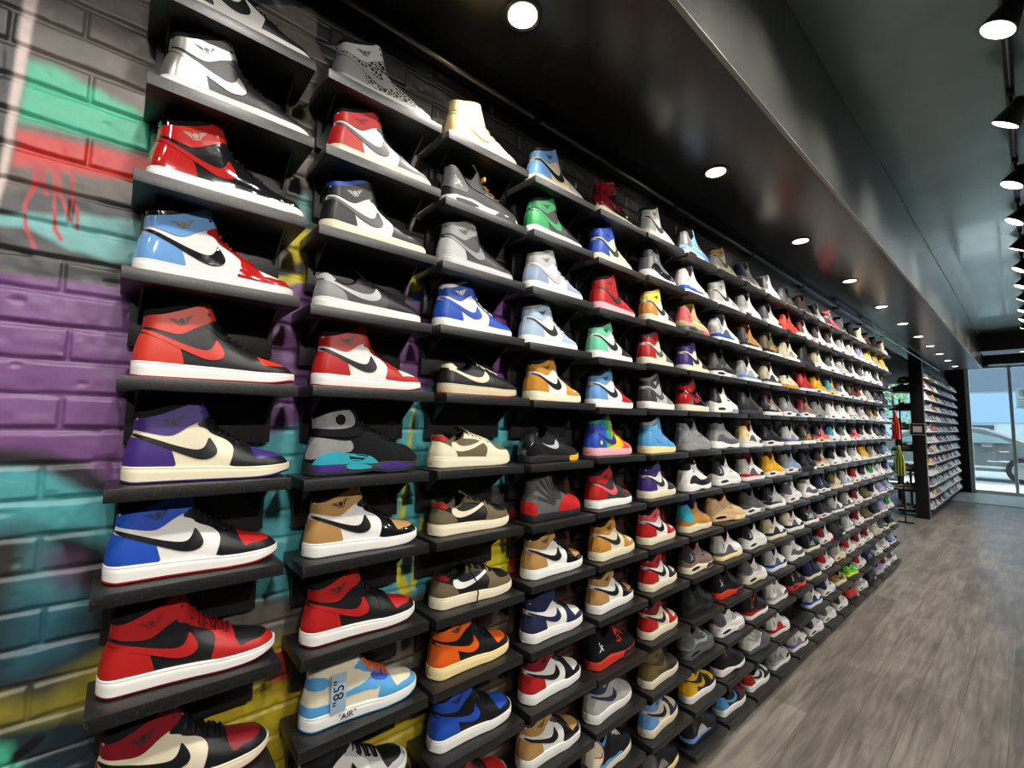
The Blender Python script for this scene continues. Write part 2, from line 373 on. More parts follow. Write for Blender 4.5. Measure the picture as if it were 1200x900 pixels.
# --- storefront
fr_mat = pm('window_frame_white', 'd9dedd', .35)
al_mat = pm('window_mullion_grey', 'd2d8da', .35, metal=.4)
glass = pm('window_glass', 'dfeaf0', .0, trans=1.0, ior=1.02, spec=.5)
ZH = 1.53+1.50
struct('wall_front', MB().box(-4.0, -2.3, YE, YE+.2, 0, ZC)
       .box(-.85, .02, YE, YE+.2, 0, ZC).box(-2.3, -.85, YE, YE+.2, ZH, ZC).box(.02, 4.2, YE, YE+.2, ZH, ZC), dark_wall)
def window(name, x0, x1, muls):
    q = MB(); w = .05
    q.box(x0, x0+w, YE+.02, YE+.12, .0, ZH, .003).box(x1-w, x1, YE+.02, YE+.12, .0, ZH, .003)
    q.box(x0+w, x1-w, YE+.02, YE+.12, ZH-w, ZH, .003).box(x0+w, x1-w, YE+.02, YE+.12, .0, .09, .003)
    o = struct(name, q, fr_mat)
    for m in muls: MB().box(m-.03, m+.03, YE+.03, YE+.11, .09, ZH-w, .003).build('window_mullion', al_mat, o)
    xs = [x0+w]+[m for m in muls]+[x1-w]
    for a, b in zip(xs[:-1], xs[1:]):
        MB().box(a+(.031 if a != x0+w else .001), b-(.031 if b != x1-w else .001), YE+.066, YE+.072, .0905, ZH-w-.001).build('window_pane', glass, o)
    return o
window('window_1', .02, 4.2, [.74, 2.1, 3.2]); window('window_2', -2.3, -.85, [])
struct('trim_5', MB().box(.0, .075, YE-.06, YE-.001, 0, ZH+.05, .004), pm('jamb_light', 'b8beba', .45, bump=(15, .2)))
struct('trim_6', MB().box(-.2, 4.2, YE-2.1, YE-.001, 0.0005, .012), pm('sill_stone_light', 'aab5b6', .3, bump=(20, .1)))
struct('trim_7', MB().box(XF+.012, 4.2, 12.3, 13.0, ZC-.33, ZC-.0005), pm('beam_brown_black', '1d1817', .35, bump=(5, .2)))
struct('trim_8', MB().box(XF+.012, 4.2, 14.2, 14.6, ZC-.40, ZC-.0005), pm('beam_dark_olive', '2b2f2b', .35, bump=(5, .2)))
bl_ = tag(empty('beam_light', (1.0, 12.65, ZC-.335)), 'small amber-white light set in the dark cross beam near the window', 'light')
MB().lathe([(.062, 0), (.062, -.006), (.05, -.01)], (0, 0, 0), 20).build('trim_ring', bead_mat, bl_)
MB().lathe([(.048, -.009), (.044, -.013)], (0, 0, 0), 20).build('lens', pm('beam_lens', 'ffffff', .3, emit='ffe2b0', estr=3), bl_)
ws = tag(empty('window_sign', (.94, YE+.01, 1.53+.72)), 'pale parking sign sheet fixed inside the shop window by the mullion', 'sign')
sm_ = pm('sign_pale', 'c9d8da', .5); tn = sm_.node_tree.nodes.new('ShaderNodeBsdfTranslucent'); tn.inputs[0].default_value = (.75, .85, .87, 1)
mxs = sm_.node_tree.nodes.new('ShaderNodeMixShader'); mxs.inputs[0].default_value = .6
sm_.node_tree.links.new(sm_.node_tree.nodes['Principled BSDF'].outputs[0], mxs.inputs[1]); sm_.node_tree.links.new(tn.outputs[0], mxs.inputs[2])
sm_.node_tree.links.new(mxs.outputs[0], sm_.node_tree.nodes['Material Output'].inputs[0])
MB().box(-.12, .16, -.004, .004, -.24, .24, .001).build('sheet', sm_, ws)
qq = MB(); qq.tube([(.02+.075*math.cos(t*PI/12), -.006, .12+.075*math.sin(t*PI/12)) for t in range(25)], .009, 6)
qq.box(-.012, .004, -.009, -.005, .075, .165).tube([(.0+.03*math.sin(t*PI/8), -.006, .138+.024*math.cos(t*PI/8)) for t in range(9)], .007, 6)
qq.build('letter_mark', pm('sign_mark_dark', '3c4a50', .5), ws)
for k in range(4): MB().box(-.09, .13, -.007, -.0045, -.20+k*.055, -.187+k*.055).build('text_line', pm('sign_mark_dark', '3c4a50', .5), ws)

# --- outside
struct('ground_outside', MB().box(-12, 14, YE+.2, 40, -.15, -.06), pm('asphalt_grey', 'bcc4c6', .8, bump=(30, .3), var=(3, .1)))
struct('sidewalk', MB().box(-12, 14, YE+.2, YE+2.0, -.06, -.01, .01), pm('sidewalk_pale', 'c9ced0', .8, bump=(30, .3), var=(3, .08)))
bd = tag(empty('street_building', (1, 27, -.1)), 'blue-grey low building across the street seen through the shop window', 'building')
MB().box(-13, 12, 0, 4, .0, 6.5).build('facade', pm('facade_bluegrey', 'a9b8bc', .7, var=(1, .1)), bd)
MB().box(-13, 12, -.12, -.001, 3.2, 4.4).build('sign_band', pm('sign_band_dark', '5c6c7c', .6), bd)
MB().box(-13, 12, -.06, -.001, 1.9, 3.1).build('blue_band', pm('band_blue', '86a6c8', .5), bd)
MB().box(-13, 12, -.3, -.001, 4.9, 5.2).build('cornice', pm('cornice_pale', 'b9c6d0', .6), bd)
for k in range(6):
    f = MB().box(-11+k*3.7, -8.4+k*3.7, -.05, -.001, .2, 1.8).build('shop_window', pm('shop_window_dark', '3d4c5a', .15), bd)
# car at the kerb, tail to the right
car = tag(empty('parked_car', (-.52, 20.0, -.06)), 'silver grey car parked at the kerb outside the shop window', 'car'); car.scale = (1, 1, 1.15)
paint = pm('car_paint_grey', '7d8687', .25, metal=.5, coat=.6)
body = [(-3.3, .35), (-3.35, .62), (-3.1, .80), (-2.1, .95), (-1.15, 1.36), (-.2, 1.47), (.55, 1.42), (1.45, 1.08), (2.05, .98), (2.15, .7), (2.1, .38), (1.75, .28), (-2.9, .26)]
bmq = bmesh.new(); fs_ = []
vv = [bmq.verts.new((x, 0, z)) for x, z in body]; bmq.faces.new(vv)
r_ = bmesh.ops.extrude_face_region(bmq, geom=list(bmq.faces)); bmesh.ops.translate(bmq, vec=(0, 1.75, 0), verts=[g for g in r_['geom'] if isinstance(g, bmesh.types.BMVert)])
for q in bmq.verts:
    if q.co.z > 1.0: q.co.y += (.26 if q.co.y < .9 else -.26)*(q.co.z-1.0)/.45
bmesh.ops.bevel(bmq, geom=list(bmq.edges), offset=.05, segments=3, affect='EDGES')
MB().bm(bmq).build('body', paint, car)
gm = pm('car_glass', '5f7f86', .06, coat=.5)
MB().add([(-1.85, .005, .98), (-1.05, .2, 1.32), (-.2, .24, 1.41), (.45, .22, 1.37), (1.15, .02, 1.03), (-1.85, -.012, .98)], [(0, 1, 2, 3, 4)]).build('side_windows', gm, car)
for wx in (-2.45, 1.3):
    wo = MB().lathe([(.10, -.03), (.32, -.05), (.335, 0), (.335, .16), (.1, .17)], (wx, -.02, .33), 28, axis='y').build('wheel', pm('tyre_black', '1c1c1d', .7), car)
    MB().lathe([(.02, -.062), (.2, -.058), (.215, -.045)], (wx, -.02, .33), 20, axis='y').build('rim', pm('rim_grey', '8e9294', .3, metal=.7), wo)
MB().box(.50, .74, -.17, .02, .92, 1.05, .03).build('mirror', paint, car)
MB().box(.86, 1.06, -.03, 0.01, .80, .84, .01).build('door_handle', pm('handle_chrome', 'cfd6d8', .15, metal=.9), car)
MB().box(-3.2, 2.1, -.02, .01, .36, .42, .008).build('side_skirt', pm('skirt_pale', 'b7bfc0', .3), car)
MB().box(.60, 1.15, -.008, .0015, .54, .57).build('door_lettering', pm('lettering_white', 'e8eeee', .5), car)
# small street tree seen through the gap window
tr = tag(empty('street_tree', (-1.80, 18.2, -.06)), 'bright green leafy street tree seen through the gap behind the shelves', 'tree')
MB().tube([(0, 0, 0), (.05, .02, 1.3), (0, .05, 2.6)], [.06, .045, .03], 8).build('trunk', pm('bark', '5a4c40', .9), tr)
rg = random.Random(5); q = MB()
for k in range(900):
    a = rg.uniform(0, 2*PI); r = rg.random()**.5*.6; z = 1.75+rg.random()*1.3; s = rg.uniform(.04, .08)
    c = Vector((r*math.cos(a), r*math.sin(a), z)); d = Vector((rg.gauss(0, 1), rg.gauss(0, 1), rg.gauss(0, .6))).normalized(); e = d.cross(Vector((0, 0, 1))).normalized()
    q.add([c-d*s, c+e*s*.5, c+d*s, c-e*s*.5], [(0, 1, 2, 3)])
q.build('foliage', pm('leaf_green', '7fae3c', .5, var=(3, .3)), tr)

# --- recessed downlights in the soffit
spot_col = (1.0, .93, .84)
lens_down = pm('downlight_lens', 'ffffff', .3, emit='fff2dc', estr=14)
ring_mat = pm('downlight_ring', '2a2a2b', .3, metal=.3); refl = pm('downlight_reflector', 'd8d4cc', .15, metal=.9)
DL = [(608,22),(835,203),(939,282),(996,329),(1035,359),(1060,379),(1080,394),(1095,405),(1107,414),(1116,422),(1123,429)]
for k, (u, v) in enumerate(DL):
    p = at_z(u, v, ZS); p[0] = .135; 
    o = tag(empty('recessed_downlight', (p[0], p[1], ZS)), 'round recessed downlight in the black soffit, %s from the near end' % ORD[k+1], 'ceiling light', 'recessed downlights in the soffit')
    MB().lathe([(.056, -.0005), (.058, -.004), (.050, -.007), (.043, -.004), (.043, -.0006)], (0, 0, 0), 32).build('trim_ring', ring_mat, o)
    MB().lathe([(.0425, -.0008), (.0425, -.0032), (.026, -.0045)], (0, 0, 0), 28).build('lens', lens_down, o)
    ld = bpy.data.lights.new('downlight', 'SPOT'); ld.energy = P_DOWN; ld.spot_size = math.radians(118); ld.spot_blend = .7; ld.shadow_soft_size = .04; ld.color = spot_col
    lo = bpy.data.objects.new('lamp', ld); COL.objects.link(lo); lo.parent = o; lo.location = (0, 0, -.02); lo.rotation_euler = (0, 0, 0)

# --- track lighting on the upper ceiling
tk = tag(empty('light_track', (1.06, 5, ZC-.02)), 'black track rail for spotlights along the upper ceiling', 'track')
tb = pm('track_black', '101011', .35)
MB().box(-.018, .018, -7.5, 6.2, -.018, .019, .003).build('rail', tb, tk)
MB().box(-.004, .004, -7.4, 6.1, -.024, -.0185, .001).build('conductor_strip', pm('track_strip', 'a6a8a8', .3, metal=.6), tk)
lens_track = pm('track_lens', 'ffffff', .3, emit='fff6e6', estr=9)
TY = [-1.6, -.7, .2, 1.0, 1.75, 2.55, 3.4, 4.3, 5.1, 5.9, 6.7, 7.5, 8.3, 9.1, 9.9, 10.7]
tk_added = tag(empty('light_track', (3.1, 5, ZC-.02)), 'added second black track rail, out of view near the right wall', 'track')  # unseen track added to light the shelves from the front
MB().box(-.018, .018, -7.5, 6.2, -.018, .019, .003).build('rail', tb, tk_added)
vis = 0
for k, (tx, y) in enumerate([(1.06, y) for y in TY]+[(3.1, -1.5+1.3*i) for i in range(10)]):
    if y > 2.2 and tx < 2: vis += 1
    lab = 'added black spotlight on the unseen second track near the right wall' if tx > 2 else 'black track spotlight with glowing lens, %s from the near end of the visible row' % ORD[vis] if y > 2.2 else 'black track spotlight above the camera'
    o = tag(empty('track_spotlight', (tx, y, ZC-.04)), lab, 'spotlight', 'track spotlights')
    MB().box(-.014, .014, -.045, .045, -.03, .0, .003).build('adapter', tb, o)
    MB().tube([(0, 0, -.03), (0, 0, -.085)], .008, 8).tube([(0, -.05, -.10), (0, -.03, -.085), (0, .03, -.085), (0, .05, -.10)], .006, 6).build('yoke', tb, o)
    aim = Vector((-1.25+(.25 if k % 2 else 0), (.35 if k % 3 == 0 else -.15), -1.75)).normalized()
    if tx > 2: aim = Vector((-3.2, -.1, -1.95)).normalized()  # added heads of the unseen track, aimed at the shelf wall
    hd = MB().lathe([(.018, .085), (.034, .075), (.040, .03), (.058, -.03), (.061, -.045), (.056, -.046)], (0, 0, 0), 28).build('lamp_head', tb, o, (0, 0, -.13))
    hd.rotation_euler = (-aim).to_track_quat('Z', 'Y').to_euler()
    ln = MB().lathe([(.0555, -.0465), (.0545, -.0475), (.03, -.050)], (0, 0, 0), 28).build('lens', lens_track, hd)
    MB().box(.045, .10, -.035, .035, .0, .004, .0015).build('barn_door', tb, hd)
    ld = bpy.data.lights.new('track_lamp', 'SPOT'); ld.energy = P_TRACK if tx < 2 else P_TRACK_ADDED; ld.spot_size = math.radians(105 if tx < 2 else 64); ld.spot_blend = .9 if tx < 2 else .6; ld.shadow_soft_size = .055; ld.color = (1, .95, .88)
    lo = bpy.data.objects.new('lamp', ld); COL.objects.link(lo); lo.parent = hd; lo.location = (0, 0, -.055)
# ------------------------------------------------------------------ sneaker generator (all lengths in cm, toe towards +Y, outer side towards +X)
def mono(pts):
    xs = np.array([p[0] for p in pts], float); ys = np.array([p[1] for p in pts], float)
    h = np.diff(xs); d = np.diff(ys)/h; m = np.zeros(len(xs)); m[0] = d[0]; m[-1] = d[-1]
    for i in range(1, len(xs)-1):
        if d[i-1]*d[i] > 0:
            w1 = 2*h[i]+h[i-1]; w2 = h[i]+2*h[i-1]; m[i] = (w1+w2)/(w1/d[i-1]+w2/d[i])
    def f(x):
        x = min(max(x, xs[0]), xs[-1]); i = min(int(np.searchsorted(xs, x, 'right'))-1, len(h)-1)
        t = (x-xs[i])/h[i]; t2 = t*t; t3 = t2*t
        return float((2*t3-3*t2+1)*ys[i]+(t3-2*t2+t)*h[i]*m[i]+(-2*t3+3*t2)*ys[i+1]+(t3-t2)*h[i]*m[i+1])
    return f
def sstep(a, b, x): t = min(max((x-a)/(b-a), 0), 1); return t*t*(3-2*t)
class Last:
    def __init__(s, top, zb, W, heel, copen, cclose, L=29.5, topw=.80):
        s.top = mono(top); s.zb = mono(zb); s.W = mono(W); s.heel = mono(heel); s.co = copen; s.cc = cclose; s.L = L; s.topw = topw
        s.zmax = max(p[1] for p in top)
    def plan(s, x):
        w = s.W(x); r = 2.6
        if x < r: w *= math.sqrt(max(0, 1-((r-x)/r)**2))
        e = 4.6
        if x > s.L-e: w *= max(0, 1-((x-(s.L-e))/e)**2.3)**.5
        return w
    def P(s, x, t):
        """x' in 0..L, t in 0..1 -> local (y=length, x=half width, z)"""
        zb = s.zb(x); zt = max(s.top(x), zb+.05); z = zb+t*(zt-zb)
        c = 1-sstep(s.co, s.cc, x)
        toe = max(0, 1-t**2.3)**.5*.96+.04*(1-t); col = 1-(1-s.topw)*sstep(0, 1, t)
        w = s.plan(x)*(c*col+(1-c)*toe)
        w *= 1+.05*math.sin(min(t, 1)*PI)*(1 if x < 24 else .3)
        xl = x+s.heel(z)*(1-x/s.L)
        return Vector((w, xl, z))
    def N(s, x, t):
        e = .05; x0, x1 = max(0, x-e), min(s.L, x+e); t0, t1 = max(0, t-.01), min(1, t+.01)
        a = s.P(x1, t)-s.P(x0, t); b = s.P(x, t1)-s.P(x, t0)
        n = a.cross(b)
        n = -n if n.x < 0 else n
        if n.length < 1e-9: return Vector((0, -1 if x < s.L/2 else 1, 0))
        n.normalize()
        if x < .06: n = Vector((n.x*.2, -1, 0)).normalized()
        return n
    def inv(s, x, z):
        xp = (x-s.heel(z))/(1-s.heel(z)/s.L); xp = min(max(xp, 0), s.L)
        zb = s.zb(xp); zt = max(s.top(xp), zb+.05)
        return xp, min(max((z-zb)/(zt-zb), 0), 1)
def chaikin(p, n=2):
    for _ in range(n):
        q = []
        for i in range(len(p)):
            a, b = p[i], p[(i+1) % len(p)]
            q += [(a[0]*.75+b[0]*.25, a[1]*.75+b[1]*.25), (a[0]*.25+b[0]*.75, a[1]*.25+b[1]*.75)]
        p = q
    return p
def densify(p, d=.45):
    q = []
    for i in range(len(p)):
        a, b = p[i], p[(i+1) % len(p)]; n = max(1, int(math.hypot(b[0]-a[0], b[1]-a[1])/d))
        q += [(a[0]+(b[0]-a[0])*k/n, a[1]+(b[1]-a[1])*k/n) for k in range(n)]
    return q
def in_poly(x, y, p):
    c = False; j = len(p)-1
    for i in range(len(p)):
        if (p[i][1] > y) != (p[j][1] > y) and x < (p[j][0]-p[i][0])*(y-p[i][1])/(p[j][1]-p[i][1])+p[i][0]: c = not c
        j = i
    return c
def patch(L, polys, off=.1, grid=.55, smooth=2, both=True, surf=None):
    """panel lying on the last: outline in side view, raised by off"""
    out = MB()
    for poly in polys:
        p = densify(chaikin(poly, smooth) if smooth else poly, grid*.8)
        uv = []
        for x, z in p:
            a = surf.inv(x, z) if surf else L.inv(x, z)
            uv.append((a[0], a[1]*10))
        # drop consecutive duplicates
        q = [];
        for c in uv:
            if not q or math.hypot(c[0]-q[-1][0], c[1]-q[-1][1]) > .02: q.append(c)
        if math.hypot(q[0][0]-q[-1][0], q[0][1]-q[-1][1]) < .02: q.pop()
        if len(q) < 3: continue
        x0, x1 = min(c[0] for c in q), max(c[0] for c in q); t0, t1 = min(c[1] for c in q), max(c[1] for c in q)
        inner = []
        nx = max(2, int((x1-x0)/grid)); ntt = max(2, int((t1-t0)/.7))
        for i in range(nx+1):
            for j in range(ntt+1):
                x, t = x0+(x1-x0)*(i+.5*(j % 2)*.9)/nx, t0+(t1-t0)*j/ntt
                if in_poly(x, t, q) and min((x-c[0])**2+(t-c[1])**2 for c in q) > .03: inner.append((x, t))
        n = len(q)
        r = delaunay_2d_cdt([Vector(c) for c in q+inner], [(i, (i+1) % n) for i in range(n)], [list(range(n))], 1, 1e-4)
        vs, es, fs = r[0], r[1], r[2]
        S = surf or L
        cnt = {}
        for f in fs:
            for i in range(len(f)):
                e = (f[i], f[(i+1) % len(f)]); cnt[e] = cnt.get(e, 0)+1
        edge = [e for e in cnt if (e[1], e[0]) not in cnt]
        for sgn in ((1, -1) if both else (1,)):
            top, bot = [], []
            for c in vs:
                x, t = c.x, c.y/10; P = S.P(x, t); N = S.N(x, t)
                a = P+N*off; b = P-N*.12
                top.append((a.x*sgn, a.y, a.z)); bot.append((b.x*sgn, b.y, b.z))
            m = len(vs)
            F = [tuple(f) for f in fs]+[(e[0], e[1], e[1]+m, e[0]+m) for e in edge]
            out.add(top+bot, F)
    return out
def upper_mesh(L, nx=46, nt=14):
    mb = MB(); v = []; f = []
    xs = [L.L*(1-math.cos(PI*i/nx))/2*.55+L.L*i/nx*.45 for i in range(nx+1)]
    n2 = 2*(nt+1)
    for x in xs:
        for k in range(nt+1): p = L.P(x, k/nt); v.append(tuple(p))
        for k in range(nt, -1, -1): p = L.P(x, k/nt); v.append((-p.x, p.y, p.z))
    for i in range(nx):
        for k in range(n2-1):
            if k == nt and (xs[i]+xs[i+1])/2 < L.cc-.4: continue      # open collar
            f.append((i*n2+k, (i+1)*n2+k, (i+1)*n2+k+1, i*n2+k+1))
    mb.add(v, f); return mb
def collar_loop(L, xe, n=16):
    r = [L.P(xe*(1-math.cos(PI*.5*(1+i/n)-PI*.5)) if 0 else xe*(i/n)**1.6, 1.0) for i in range(n+1)]
    r = r[::-1]
    return [Vector((p.x, p.y, p.z)) for p in r]+[Vector((-p.x, p.y, p.z)) for p in r[::-1][1:]]
def lining_mesh(L, xe, deep=6.0, pad=.75):
    lp = collar_loop(L, xe); n = len(lp); mb = MB(); v = []; f = []
    cx = sum(p.y for p in lp)/n
    rings = []
    for j, (ins, dz) in enumerate(((.02, -.35), (-.08, .12), (.25, .32), (.62, .15), (pad, -.5), (pad+.25, -2.2), (pad+.2, -deep))):
        ring = []
        for i, p in enumerate(lp):
            a, b = lp[max(i-1, 0)], lp[min(i+1, n-1)]; d = Vector((b.x-a.x, b.y-a.y, 0))
            nn = Vector((d.y, -d.x, 0)); nn = nn.normalized() if nn.length > 1e-6 else Vector((0, 1, 0))
            if nn.dot(Vector((0-p.x, cx-p.y, 0))) < 0: nn = -nn
            q = p+nn*ins; q.z = p.z+dz
            if dz < -1: q.z = max(p.z+dz, L.zb(5)+.8)
            q.x = max(q.x, .0) if p.x > 0 else (min(q.x, 0) if p.x < 0 else q.x)
            ring.append(q)
        rings.append(ring)
    for r in rings: v += [tuple(p) for p in r]
    for j in range(len(rings)-1):
        for i in range(n-1): f.append((j*n+i, j*n+i+1, (j+1)*n+i+1, (j+1)*n+i))
    f.append(tuple(range((len(rings)-1)*n, len(rings)*n)))
    mb.add(v, f); return mb
def tongue_mesh(L, x0, tip, w=2.5, th=.7):
    mb = MB(); v = []; f = []; z0 = L.top(x0); n = 8; m = 8
    for i in range(n+1):
        a = i/n; y = x0+(tip[0]-x0)*a-.9*math.sin(a*PI)*0; z = z0-.5+(tip[1]-z0+.5)*a
        y += .5*math.sin(a*PI)
        ww = w*(.82+.25*a)*(1 if a < .9 else .93)
        for k in range(m+1):
            b = -1+2*k/m; v.append((ww*b, y-abs(b)**2*.9*(.4+a), z-.35*abs(b)**3*(a > .9)))
        for k in range(m, -1, -1):
            b = -1+2*k/m; v.append((ww*b*.95, y-abs(b)**2*.9*(.4+a)-th, z-.35*abs(b)**3*(a > .9)))
    q = 2*(m+1)
    for i in range(n):
        for k in range(q): f.append((i*q+k, i*q+(k+1) % q, (i+1)*q+(k+1) % q, (i+1)*q+k))
    f.append(tuple(n*q+k for k in range(q)))
    mb.add(v, f); return mb
class Sole:
    """side wall of the midsole, usable as patch surface"""
    def __init__(s, L, W, ztop, grow=.32, spring=1.0, arch=0):
        s.L0 = L; s.W = W; s.L = L.L+.7; s.top = mono(ztop); s.g = grow; s.sp = spring; s.arch = arch
    def bot(s, x):
        return s.sp*sstep(s.L*.72, s.L, x)**1.5+.25*sstep(2, 0, x)+s.arch*math.exp(-((x-15)/3.2)**2)
    def plan(s, x):
        w = s.W(min(x, s.L-1))+s.g; r = 3.0
        if x < r: w *= math.sqrt(max(0, 1-((r-x)/r)**2))
        e = 5.2
        if x > s.L-e: w *= max(0, 1-((x-(s.L-e))/e)**2.2)**.5
        return w
    def P(s, x, t):
        b = s.bot(x); return Vector((s.plan(x)*(1+.015*math.sin(t*PI)), x-.35, b+t*(s.top(x)-b)))
    def N(s, x, t):
        a = s.P(min(x+.05, s.L), t)-s.P(max(x-.05, 0), t); n = Vector((a.y, -a.x, 0))
        return n.normalized() if n.length > 0 else Vector((1, 0, 0))
    def inv(s, x, z):
        x = min(max(x+.35, 0), s.L); b = s.bot(x); return x, min(max((z-b)/(s.top(x)-b), 0), 1)
def sole_mesh(S, part='mid', oz=.45, nx=44):
    mb = MB(); v = []; f = []
    xs = [S.L*(1-math.cos(PI*i/nx))/2 for i in range(nx+1)]
    for x in xs:
        b, t, w = S.bot(x), S.top(x), S.plan(x)
        if part == 'mid': pr = [(w-.2, b+oz), (w+.02, b+oz+.02), (w+.04, b+oz+(t-b-oz)*.5), (w, t-.55), (w-.09, t-.45), (w-.02, t-.33), (w-.06, t-.1), (w-.22, t+.04), (w-.6, t+.02), (w*.3, t)]
        else:
            jag = .05 if int(x*2.2) % 2 else 0
            pr = [(w*.3, b), (w-.35, b), (w-.10-jag, b+.06), (w+.05-jag, b+.22), (w+.05, b+oz), (w-.2, b+oz+.01)]
        pr = [(max(a, 0), z) for a, z in pr]
        m = len(pr)
        for a, z in pr: v.append((a, x-.35, z))
        for a, z in pr[::-1]: v.append((-a, x-.35, z))
    q = 2*m
    for i in range(nx):
        for k in range(q): f.append((i*q+k, (i+1)*q+k, (i+1)*q+(k+1) % q, i*q+(k+1) % q))
    mb.add(v, f); return mb
def laces_mesh(L, x0, x1, n, r=.27, rise=.28, tmin=.83, bow=False):
    mb = MB()
    for i in range(n):
        x = x0+(x1-x0)*i/(n-1); pts = []
        for k in range(13):
            a = -1+2*k/12; t = 1-(1-tmin)*abs(a)**1.4; xx = x+.55*a*(1 if i % 2 else -1)*.5
            p = L.P(min(max(xx, 0), L.L), t); nn = L.N(min(max(xx, 0), L.L), t)
            if abs(a) < .12: p = L.P(xx, 1.0); nn = Vector((0, .45, .9))
            s = 1 if a > 0 else -1
            pts.append(((p.x+nn.x*rise)*s if abs(a) > .12 else 0, p.y+nn.y*rise, p.z+nn.z*rise+.1))
        mb.tube(pts, [r]*13, 6, flat=.55)
    if bow:
        p = L.P(x0+.6, 1.0)
        for s in (1, -1):
            mb.tube([(0, p.y, p.z+.5), (1.6*s, p.y+.6, p.z+1.2), (3.0*s, p.y+1.6, p.z+.3), (2.2*s, p.y+2.1, p.z-.7), (.4*s, p.y+.9, p.z+.5)], .22, 6)
            mb.tube([(0, p.y, p.z+.5), (1.4*s, p.y+1.8, p.z+.2), (2.6*s, p.y+3.2, p.z-1.4)], .2, 6)
    return mb
def eyelets_mesh(L, pts):
    mb = MB()
    for x, z in pts:
        a = L.inv(x, z); P = L.P(*a); N = L.N(*a); T = N.cross(Vector((0, 0, 1))).normalized(); B = N.cross(T)
        for s in (1, -1):
            v = []
            for rr, o in ((.30, .10), (.28, .22), (.16, .22), (.1, .14)):
                for k in range(10):
                    q = P+N*o+T*rr*math.cos(k*PI/5)+B*rr*math.sin(k*PI/5); v.append((q.x*s, q.y, q.z))
            f = [(j*10+k, j*10+(k+1) % 10, (j+1)*10+(k+1) % 10, (j+1)*10+k) for j in range(3) for k in range(10)]+[tuple(30+k for k in range(10))]
            mb.add(v, f)
    return mb
def circ(cx, cz, r, n=12): return [(cx+r*math.cos(2*PI*k/n), cz+r*math.sin(2*PI*k/n)) for k in range(n)]
def xf(poly, cx, cz, s, ang=0):
    c, d = math.cos(ang), math.sin(ang); return [(cx+s*(x*c-z*d), cz+s*(x*d+z*c)) for x, z in poly]
WING = [(-.45, -.35), (-1.0, -.75), (-1.0, -.45), (-1.5, -.45), (-1.35, -.15), (-1.95, .0), (-1.7, .22), (-2.3, .5), (-1.2, .75), (-.45, .6)]
JUMP = [(-.1, .15), (-.75, .75), (-.95, 1.25), (-1.1, 1.2), (-.9, .6), (-.35, -.05), (-.45, -.5), (-1.3, -1.0), (-1.55, -1.35), (-1.35, -1.4), (-.5, -1.0), (.0, -.6),
        (.6, -.95), (1.3, -1.55), (1.5, -1.45), (1.0, -.75), (.35, -.15), (.3, .1), (.95, .15), (1.25, .35), (1.1, .45), (.4, .4), (.25, .6), (.2, .95), (-.05, .95), (-.1, .6)]
SWOOSH = [(1.0, 10.9), (4.5, 9.55), (8, 7.95), (11, 6.95), (13.0, 6.75), (14.1, 7.2), (14.9, 8.4), (15.2, 8.2), (15.9, 6.4), (15.7, 5.3), (14.5, 4.7), (12.4, 4.8), (9, 6.1), (4.5, 8.4), (.8, 10.1)]
Wplan = mono([(0, 3.2), (4, 3.45), (10, 3.65), (14, 4.0), (20, 4.75), (24, 4.6), (29.5, 4.0)])
FAM = {}
def cmscale(mb):
    mb.v = [(x*.01, (y-14.7)*.00965, z*.0103) for x, y, z in mb.v]; return mb
def fam(name, parts): FAM[name] = [(n, slot, cmscale(mb).mesh(name+'_'+n, angle=50), par) for n, slot, mb, par in parts]

# --- classic high
topH = [(0, 12.7), (2.5, 13.1), (5, 13.8), (8, 15.0), (10.2, 15.5), (11.4, 15.5), (12.1, 14.2), (13.0, 11.9), (14, 10.6), (15.4, 9.4), (18, 8.0), (20.8, 6.6), (22, 6.0), (24, 5.5), (27, 4.7), (28.4, 3.8), (29.5, 2.5)]
zbH = [(0, 2.9), (10, 2.7), (20, 2.3), (26, 2.1), (29.5, 2.3)]
heelH = [(0, 0), (4, -.1), (7, .35), (10, 1.1), (12, 1.15), (14.5, .6)]
LH = Last(topH, zbH, [(0, 3.2), (4, 3.35), (10, 3.45), (14, 3.8), (20, 4.6), (24, 4.45), (29.5, 3.9)], heelH, 10.6, 13.2)
SH = Sole(LH, Wplan, [(0, 3.2), (8, 2.95), (15, 2.75), (22, 2.45), (30.2, 2.75)])
pH = [(-1, 2), (-1, 8.6), (1.0, 8.5), (3.5, 7.6), (7.0, 6.3), (7.4, 5.6), (8.4, 2)]
pC = [(-1, 9.7), (1.2, 9.8), (4, 9.1), (6.6, 8.6), (8.0, 9.1), (10.0, 10.7), (12.9, 11.9), (13.2, 13.4), (12.4, 17), (10.6, 17), (10.0, 14.9), (7.5, 13.7), (4.5, 12.4), (2.5, 11.9), (-1, 11.8)]
pE = [(11.3, 11.3), (11.2, 10.6), (12.8, 10.1), (13.6, 9.1), (16.3, 8.0), (17.6, 6.9), (17.9, 5.6), (16.9, 2), (31, 1.5), (31, 4.0), (27.8, 4.15), (25.8, 3.95), (23.6, 4.0), (22.4, 3.7), (21.8, 4.5), (21.2, 5.6), (21.0, 9), (15, 12.6), (13.2, 12.6)]
pT = [(20.8, 9), (21.0, 5.5), (21.6, 4.4), (22.3, 3.6), (23.6, 3.9), (25.8, 3.85), (28.0, 4.05), (31, 3.9), (31, 9)]
pK = [(-1, 11.8), (2.5, 11.9), (4.5, 12.4), (7.5, 13.7), (10.0, 14.9), (10.6, 17), (-1, 17)]
eyH = [(11.3, 14.7), (11.7, 13.3), (13.5, 10.4), (14.9, 9.3), (16.2, 8.6), (17.4, 7.9), (18.6, 7.2), (19.8, 6.5)]
FEA = []
